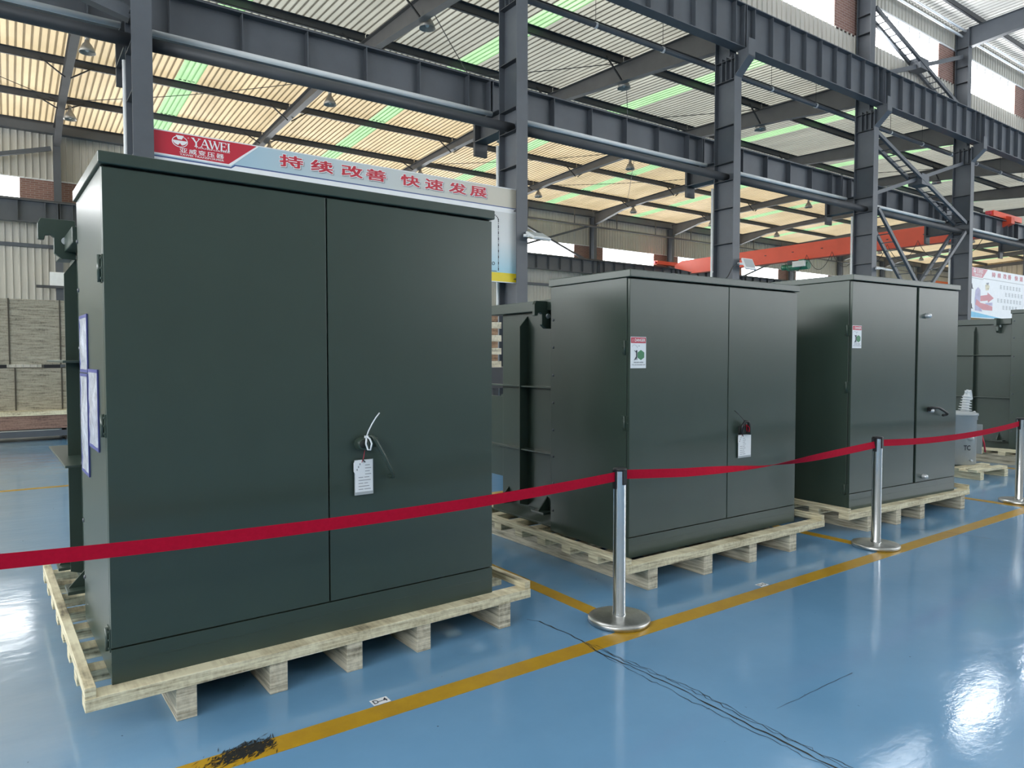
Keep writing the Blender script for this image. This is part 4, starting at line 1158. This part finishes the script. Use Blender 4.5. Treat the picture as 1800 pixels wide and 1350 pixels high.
def belt(label, prof, y_of, twist=None):
    """prof: (x, z centre, width)"""
    v = []; f = []
    n = len(prof)
    for x, z, w in prof:
        th = twist(x) if twist else 0.0
        dy, dz = math.sin(th) * w / 2, math.cos(th) * w / 2
        y = y_of(x)
        ny, nz = math.cos(th) * 0.0007, -math.sin(th) * 0.0007
        v += [(x, y - dy - ny, z - dz - nz), (x, y + dy - ny, z + dz - nz), (x, y + dy + ny, z + dz + nz), (x, y - dy + ny, z - dz + nz)]
    for i in range(n - 1):
        a = 4 * i
        for q in range(4):
            f.append((a + q, a + (q + 1) % 4, a + 4 + (q + 1) % 4, a + 4 + q))
    f.append((0, 1, 2, 3)); f.append((4 * n - 4, 4 * n - 1, 4 * n - 2, 4 * n - 3))
    me = bpy.data.meshes.new('barrier_belt'); me.from_pydata(v, [], f); me.materials.append(M['belt'])
    o = bpy.data.objects.new('barrier_belt', me); COL.objects.link(o)
    return tag(o, label, 'belt', 'red barrier belts')
def interp(tab, x):
    for (xa, za), (xb, zb) in zip(tab[:-1], tab[1:]):
        if x <= xb:
            t = (x - xa) / (xb - xa); return za + (zb - za) * t
    return tab[-1][1]
def parab(xa, za, xb, zb, sag, x):
    t = (x - xa) / (xb - xa); return za + (zb - za) * t - 4 * sag * t * (1 - t)
N = 60
p = [(-0.51 + (2.945 + 0.51) * k / N, parab(-0.51, 0.905, 2.945, 0.888, 0.050, -0.51 + 3.455 * k / N), 0.056) for k in range(N + 1)]
belt('long red belt crossing in front of the tallest cabinet', p, lambda x: 3.07 + 0.01 * (x + 0.5) / 3.4)
p = [(3.035 + (5.92 - 3.035) * k / N, interp([(3.03, 0.894), (3.55, 0.856), (4.0, 0.838), (4.4, 0.823), (4.8, 0.826), (5.2, 0.839), (5.87, 0.868), (5.93, 0.872)], 3.035 + 2.885 * k / N), 0.056) for k in range(N + 1)]
def tw(x):
    t = min(1, max(0, (x - 3.2) / (5.65 - 3.2)))
    t = t * t * (3 - 2 * t)
    return math.radians(-180 * t) if False else math.radians(190 * t)
belt('red belt twisted edge-on halfway, crossing the stickered middle cabinet', p, lambda x: 3.085 - 0.02 * (x - 3.03) / 2.9, tw)
p = [(6.005 + (9.045 - 6.005) * k / N, parab(6.005, 0.880, 9.045, 0.876, 0.045, 6.005 + 3.04 * k / N), 0.056) for k in range(N + 1)]
belt('red belt crossing before the small grey unit', p, lambda x: 3.065 + 0.035 * (x - 6.0) / 3.05)

# ================================================================== FLOOR LABELS
def floor_label(label, x, y, body):
    t = thing('floor_sticker', label, 'sticker', (x, y, 0.0012), math.radians(0))
    MB().box(0, 0.085, 0, 0.056, 0, 0.001).build('paper', 'white', t)
    text_mesh('lettering', body[0] + '–', 'ink', t, (0.008, 0.012, 0.0012), (1, 0, 0), (0, 1, 0), 0.046, 0.034, 0.02)
    text_mesh('lettering', body[1], 'ink' , t, (0.056, 0.012, 0.0012), (1, 0, 0), (0, 1, 0), 0.020, 0.034, 0.02)
floor_label('white floor sticker reading D–4 beside the yellow line', 1.336, 2.972, 'D4')
floor_label('scuffed white floor sticker beside the yellow line, before the middle cabinet', 4.255, 2.976, 'D5')

# ================================================================== SMALL GREY TRANSFORMER ON ITS PALLET
sp = thing('wooden_pallet', 'small wooden pallet under the small grey unit', 'pallet', (10.30, 3.95, 0), math.radians(-5))
for x in (0.0, 0.62):
    MB().box(x, x + 0.09, 0.0, 1.0, 0, 0.10).build('skid', 'wood', sp, 0.002, 1)
for y in (0.02, 0.24, 0.46, 0.68, 0.88):
    MB().box(-0.05, 0.74, y, y + 0.11, 0.10, 0.135).build('deck_board', 'wood', sp, 0.002, 1)
g = thing('pole_transformer', 'small light grey round transformer with ribbed bushing, marked TC', 'transformer', (10.75, 4.42, 0.135), math.radians(0))
MB().lathe([(0.0, 0.0), (0.215, 0.0), (0.225, 0.01), (0.225, 0.655), (0.235, 0.66), (0.235, 0.675), (0.0, 0.675)], (0, 0, 0), (0, 0, 1), 48).build('tank', 'tank_grey', g)
MB().lathe([(0.0, 0.735), (0.20, 0.72), (0.245, 0.70), (0.245, 0.672), (0.0, 0.672)], (0, 0, 0), (0, 0, 1), 48).build('lid', 'tank_grey', g)
ax = Vector((0.12, -0.05, 1)).normalized()
prof = [(0.0, 0.0), (0.07, 0.0)]
for k in range(6):
    hh = 0.02 + 0.036 * k; R = 0.085 - 0.005 * k
    prof += [(0.045, hh), (R, hh + 0.008), (R, hh + 0.014), (0.045, hh + 0.022)]
prof += [(0.035, 0.24), (0.03, 0.27), (0.0, 0.27)]
MB().lathe(prof, (0.09, -0.05, 0.715), ax, 28).build('bushing', 'porcelain', g)
top = Vector((0.09, -0.05, 0.715)) + ax * 0.27
MB().cyl(top, top + Vector((0, 0, 0.04)), 0.014, 10).build('terminal', 'porcelain', g); cmx = MB(); cmx.cyl(top + Vector((-0.05, 0, -0.01)), top + Vector((-0.05, 0, 0.03)), 0.012, 10); cmx.build('terminal', 'porcelain', g)
MB().prism([(0.0, 0.0), (0.10, 0.03), (0.155, -0.10), (0.02, -0.12)], tuple(top + Vector((0.03, 0.0, 0.0))), (1, 0, 0), (0, 0, 1), (0, 0.03, 0)).build('wildlife_guard', 'porcelain', g)
MB().tube([(0.20, -0.10, 0.70), (0.28, -0.10, 0.71), (0.32, -0.10, 0.66), (0.31, -0.10, 0.58), (0.25, -0.10, 0.54)], 0.014, 10).build('lead', 'porcelain', g)
MB().box(0.16, 0.24, -0.16, -0.08, 0.60, 0.70).build('lid_clamp', 'tank_grey', g, 0.004)
br = MB(); br.box(0.17, 0.50, -0.03, -0.018, 0.46, 0.53); br.box(0.17, 0.50, -0.03, -0.018, 0.13, 0.24); br.box(0.488, 0.50, -0.12, 0.06, 0.10, 0.52)
br.build('hanger_bracket', 'tank_grey', g, 0.003)
def around(deg):
    a = math.radians(deg); v = Vector((-0.923, -0.385, 0)); r = Vector((0.385, -0.923, 0))
    n = v * math.cos(a) + r * math.sin(a)
    return n, Vector((-n.y, n.x, 0))
n_, t_ = around(40)
MB().lathe([(0.0, 0.05), (0.028, 0.048), (0.034, 0.03), (0.034, -0.004)], n_ * 0.224 + Vector((0, 0, 0.37)), n_, 18).build('tap_knob', 'tank_grey', g)
n_, t_ = around(30)
text_mesh('lettering', 'TC', 'ink', g, n_ * 0.2275 - t_ * 0.045 + Vector((0, 0, 0.205)), t_, (0, 0, 1), 0.09, 0.07, 0.02)
n_, t_ = around(42)
MB().cyl(n_ * 0.22 + Vector((0, 0, 0.07)), n_ * 0.265 + Vector((0, 0, 0.07)), 0.013, 10).build('drain_valve', 'galv', g)
n_, t_ = around(-18)
MB().cyl(n_ * 0.222 + Vector((0, 0, 0.60)), n_ * 0.25 + Vector((0, 0, 0.60)), 0.022, 12).build('ground_lug', 'tank_grey', g)
MB().tube([(0.53, -0.10, 0.36), (0.56, -0.12, 0.25), (0.58, -0.13, 0.12)], 0.012, 8).build('red_lead', 'danger_red', g)

# ================================================================== STORED BOARDS BEHIND THE TALLEST CABINET
def board_pack(label, x0, x1, y0, y1, z0, z1, straps):
    t = thing('board_stack', label, 'stack', (x0, y0, z0))
    t['kind'] = 'thing'
    n = int((z1 - z0) / 0.028); W = x1 - x0; D = y1 - y0
    for k in range(n):
        a = (z1 - z0) * k / n; j = random.uniform(-0.006, 0.006)
        MB().box(0, W, j, D + j, a, a + (z1 - z0) / n - 0.003).build('board', 'wood_pack', t)
    for s in straps:
        MB().box(s - x0 - 0.012, s - x0 + 0.012, -0.014, -0.008, 0, z1 - z0 + 0.004).build('strap', 'strap', t)
    return t
YB = 16.7
board_pack('upper strapped stack of pale boards behind the tallest cabinet', -6.0, 3.2, YB, YB + 1.3, 1.47, 2.74, (-5.0, 0.02, 0.85, 2.4))
board_pack('lower strapped stack of pale boards behind the tallest cabinet', -6.0, 3.2, YB, YB + 1.3, 0.58, 1.40, (-5.0, 0.10, 0.86, 2.4))
for k, x in enumerate((-0.05, 0.82)):
    o = MB().box(x - 0.25, x + 0.02, YB - 0.01, YB + 1.3, 1.40, 1.468).build('spacer_block', 'black')
    tag(o, 'dark spacer block between the board stacks, %s' % ('under the strap towards the hall\'s end', 'under the strap beside the tallest cabinet')[k], 'spacer', 'spacer blocks between the board stacks')
o = MB().box(-6.2, 3.3, YB - 0.45, YB + 1.35, 0.50, 0.578).build('plywood_sheet', 'wood'); tag(o, 'pale plywood sheet lying under the lower board stack', 'board')
o = MB().box(-6.2, 3.3, YB - 0.42, YB + 1.35, 0.24, 0.498).build('timber_slab', 'wood_red'); tag(o, 'reddish brown timber slab under the pale plywood sheet', 'board')
rk = thing('storage_rack', 'low grey steel rack carrying the stacks of boards', 'rack', (-6.2, YB - 0.42, 0))
MB().box(0, 9.5, 0.0, 0.06, 0.09, 0.20).build('beam', 'steel', rk); MB().box(0, 9.5, 1.6, 1.66, 0.09, 0.20).build('beam', 'steel', rk)
for x in (0.4, 2.6, 4.4, 5.9, 7.1, 8.9):
    MB().box(x, x + 0.08, 0.0, 1.66, 0.0, 0.09).build('foot', 'steel_dark', rk)
    MB().box(x, x + 0.08, 0.0, 1.66, 0.20, 0.24).build('foot', 'steel_dark', rk)
o = thing('wall_box', 'white box on a ledge on the far wall post above the boards', 'box', (1.5, 28.2, 4.0))
MB().box(-0.32, 0.32, -0.1, 0.05, 0.0, 0.45).build('case', 'alu', o, 0.01); MB().box(-0.7, 0.7, -0.12, 0.08, -0.08, 0.0).build('ledge', 'steel_dark', o)
# stack of battens seen between the first two cabinets
YS0 = 8.6
pile = 8
for k in range(pile):
    z = 1.46 + 0.095 * k
    pale = k % 2 == 0
    o = MB().box(5.0, 5.92 if pale else 5.86, YS0, YS0 + 0.9, z, z + 0.092).build('timber_batten', 'wood_pale' if pale else 'wood_brown')
    tag(o, '%s batten in the pile beyond the middle tank, %s from the bottom' % ('pale' if pale else 'brown', ORD[k]), 'batten', 'battens piled beyond the tank')
o = thing('work_bench', 'dark steel bench holding the batten pile beyond the middle tank', 'bench', (4.6, YS0 - 0.1, 0))
MB().box(0, 1.9, 0, 1.1, 1.16, 1.46).build('bench_top', 'steel_dark', o)
for x in (0.05, 1.75):
    for y in (0.05, 0.95): MB().box(x, x + 0.1, y, y + 0.1, 0, 1.16).build('leg', 'steel_dark', o)
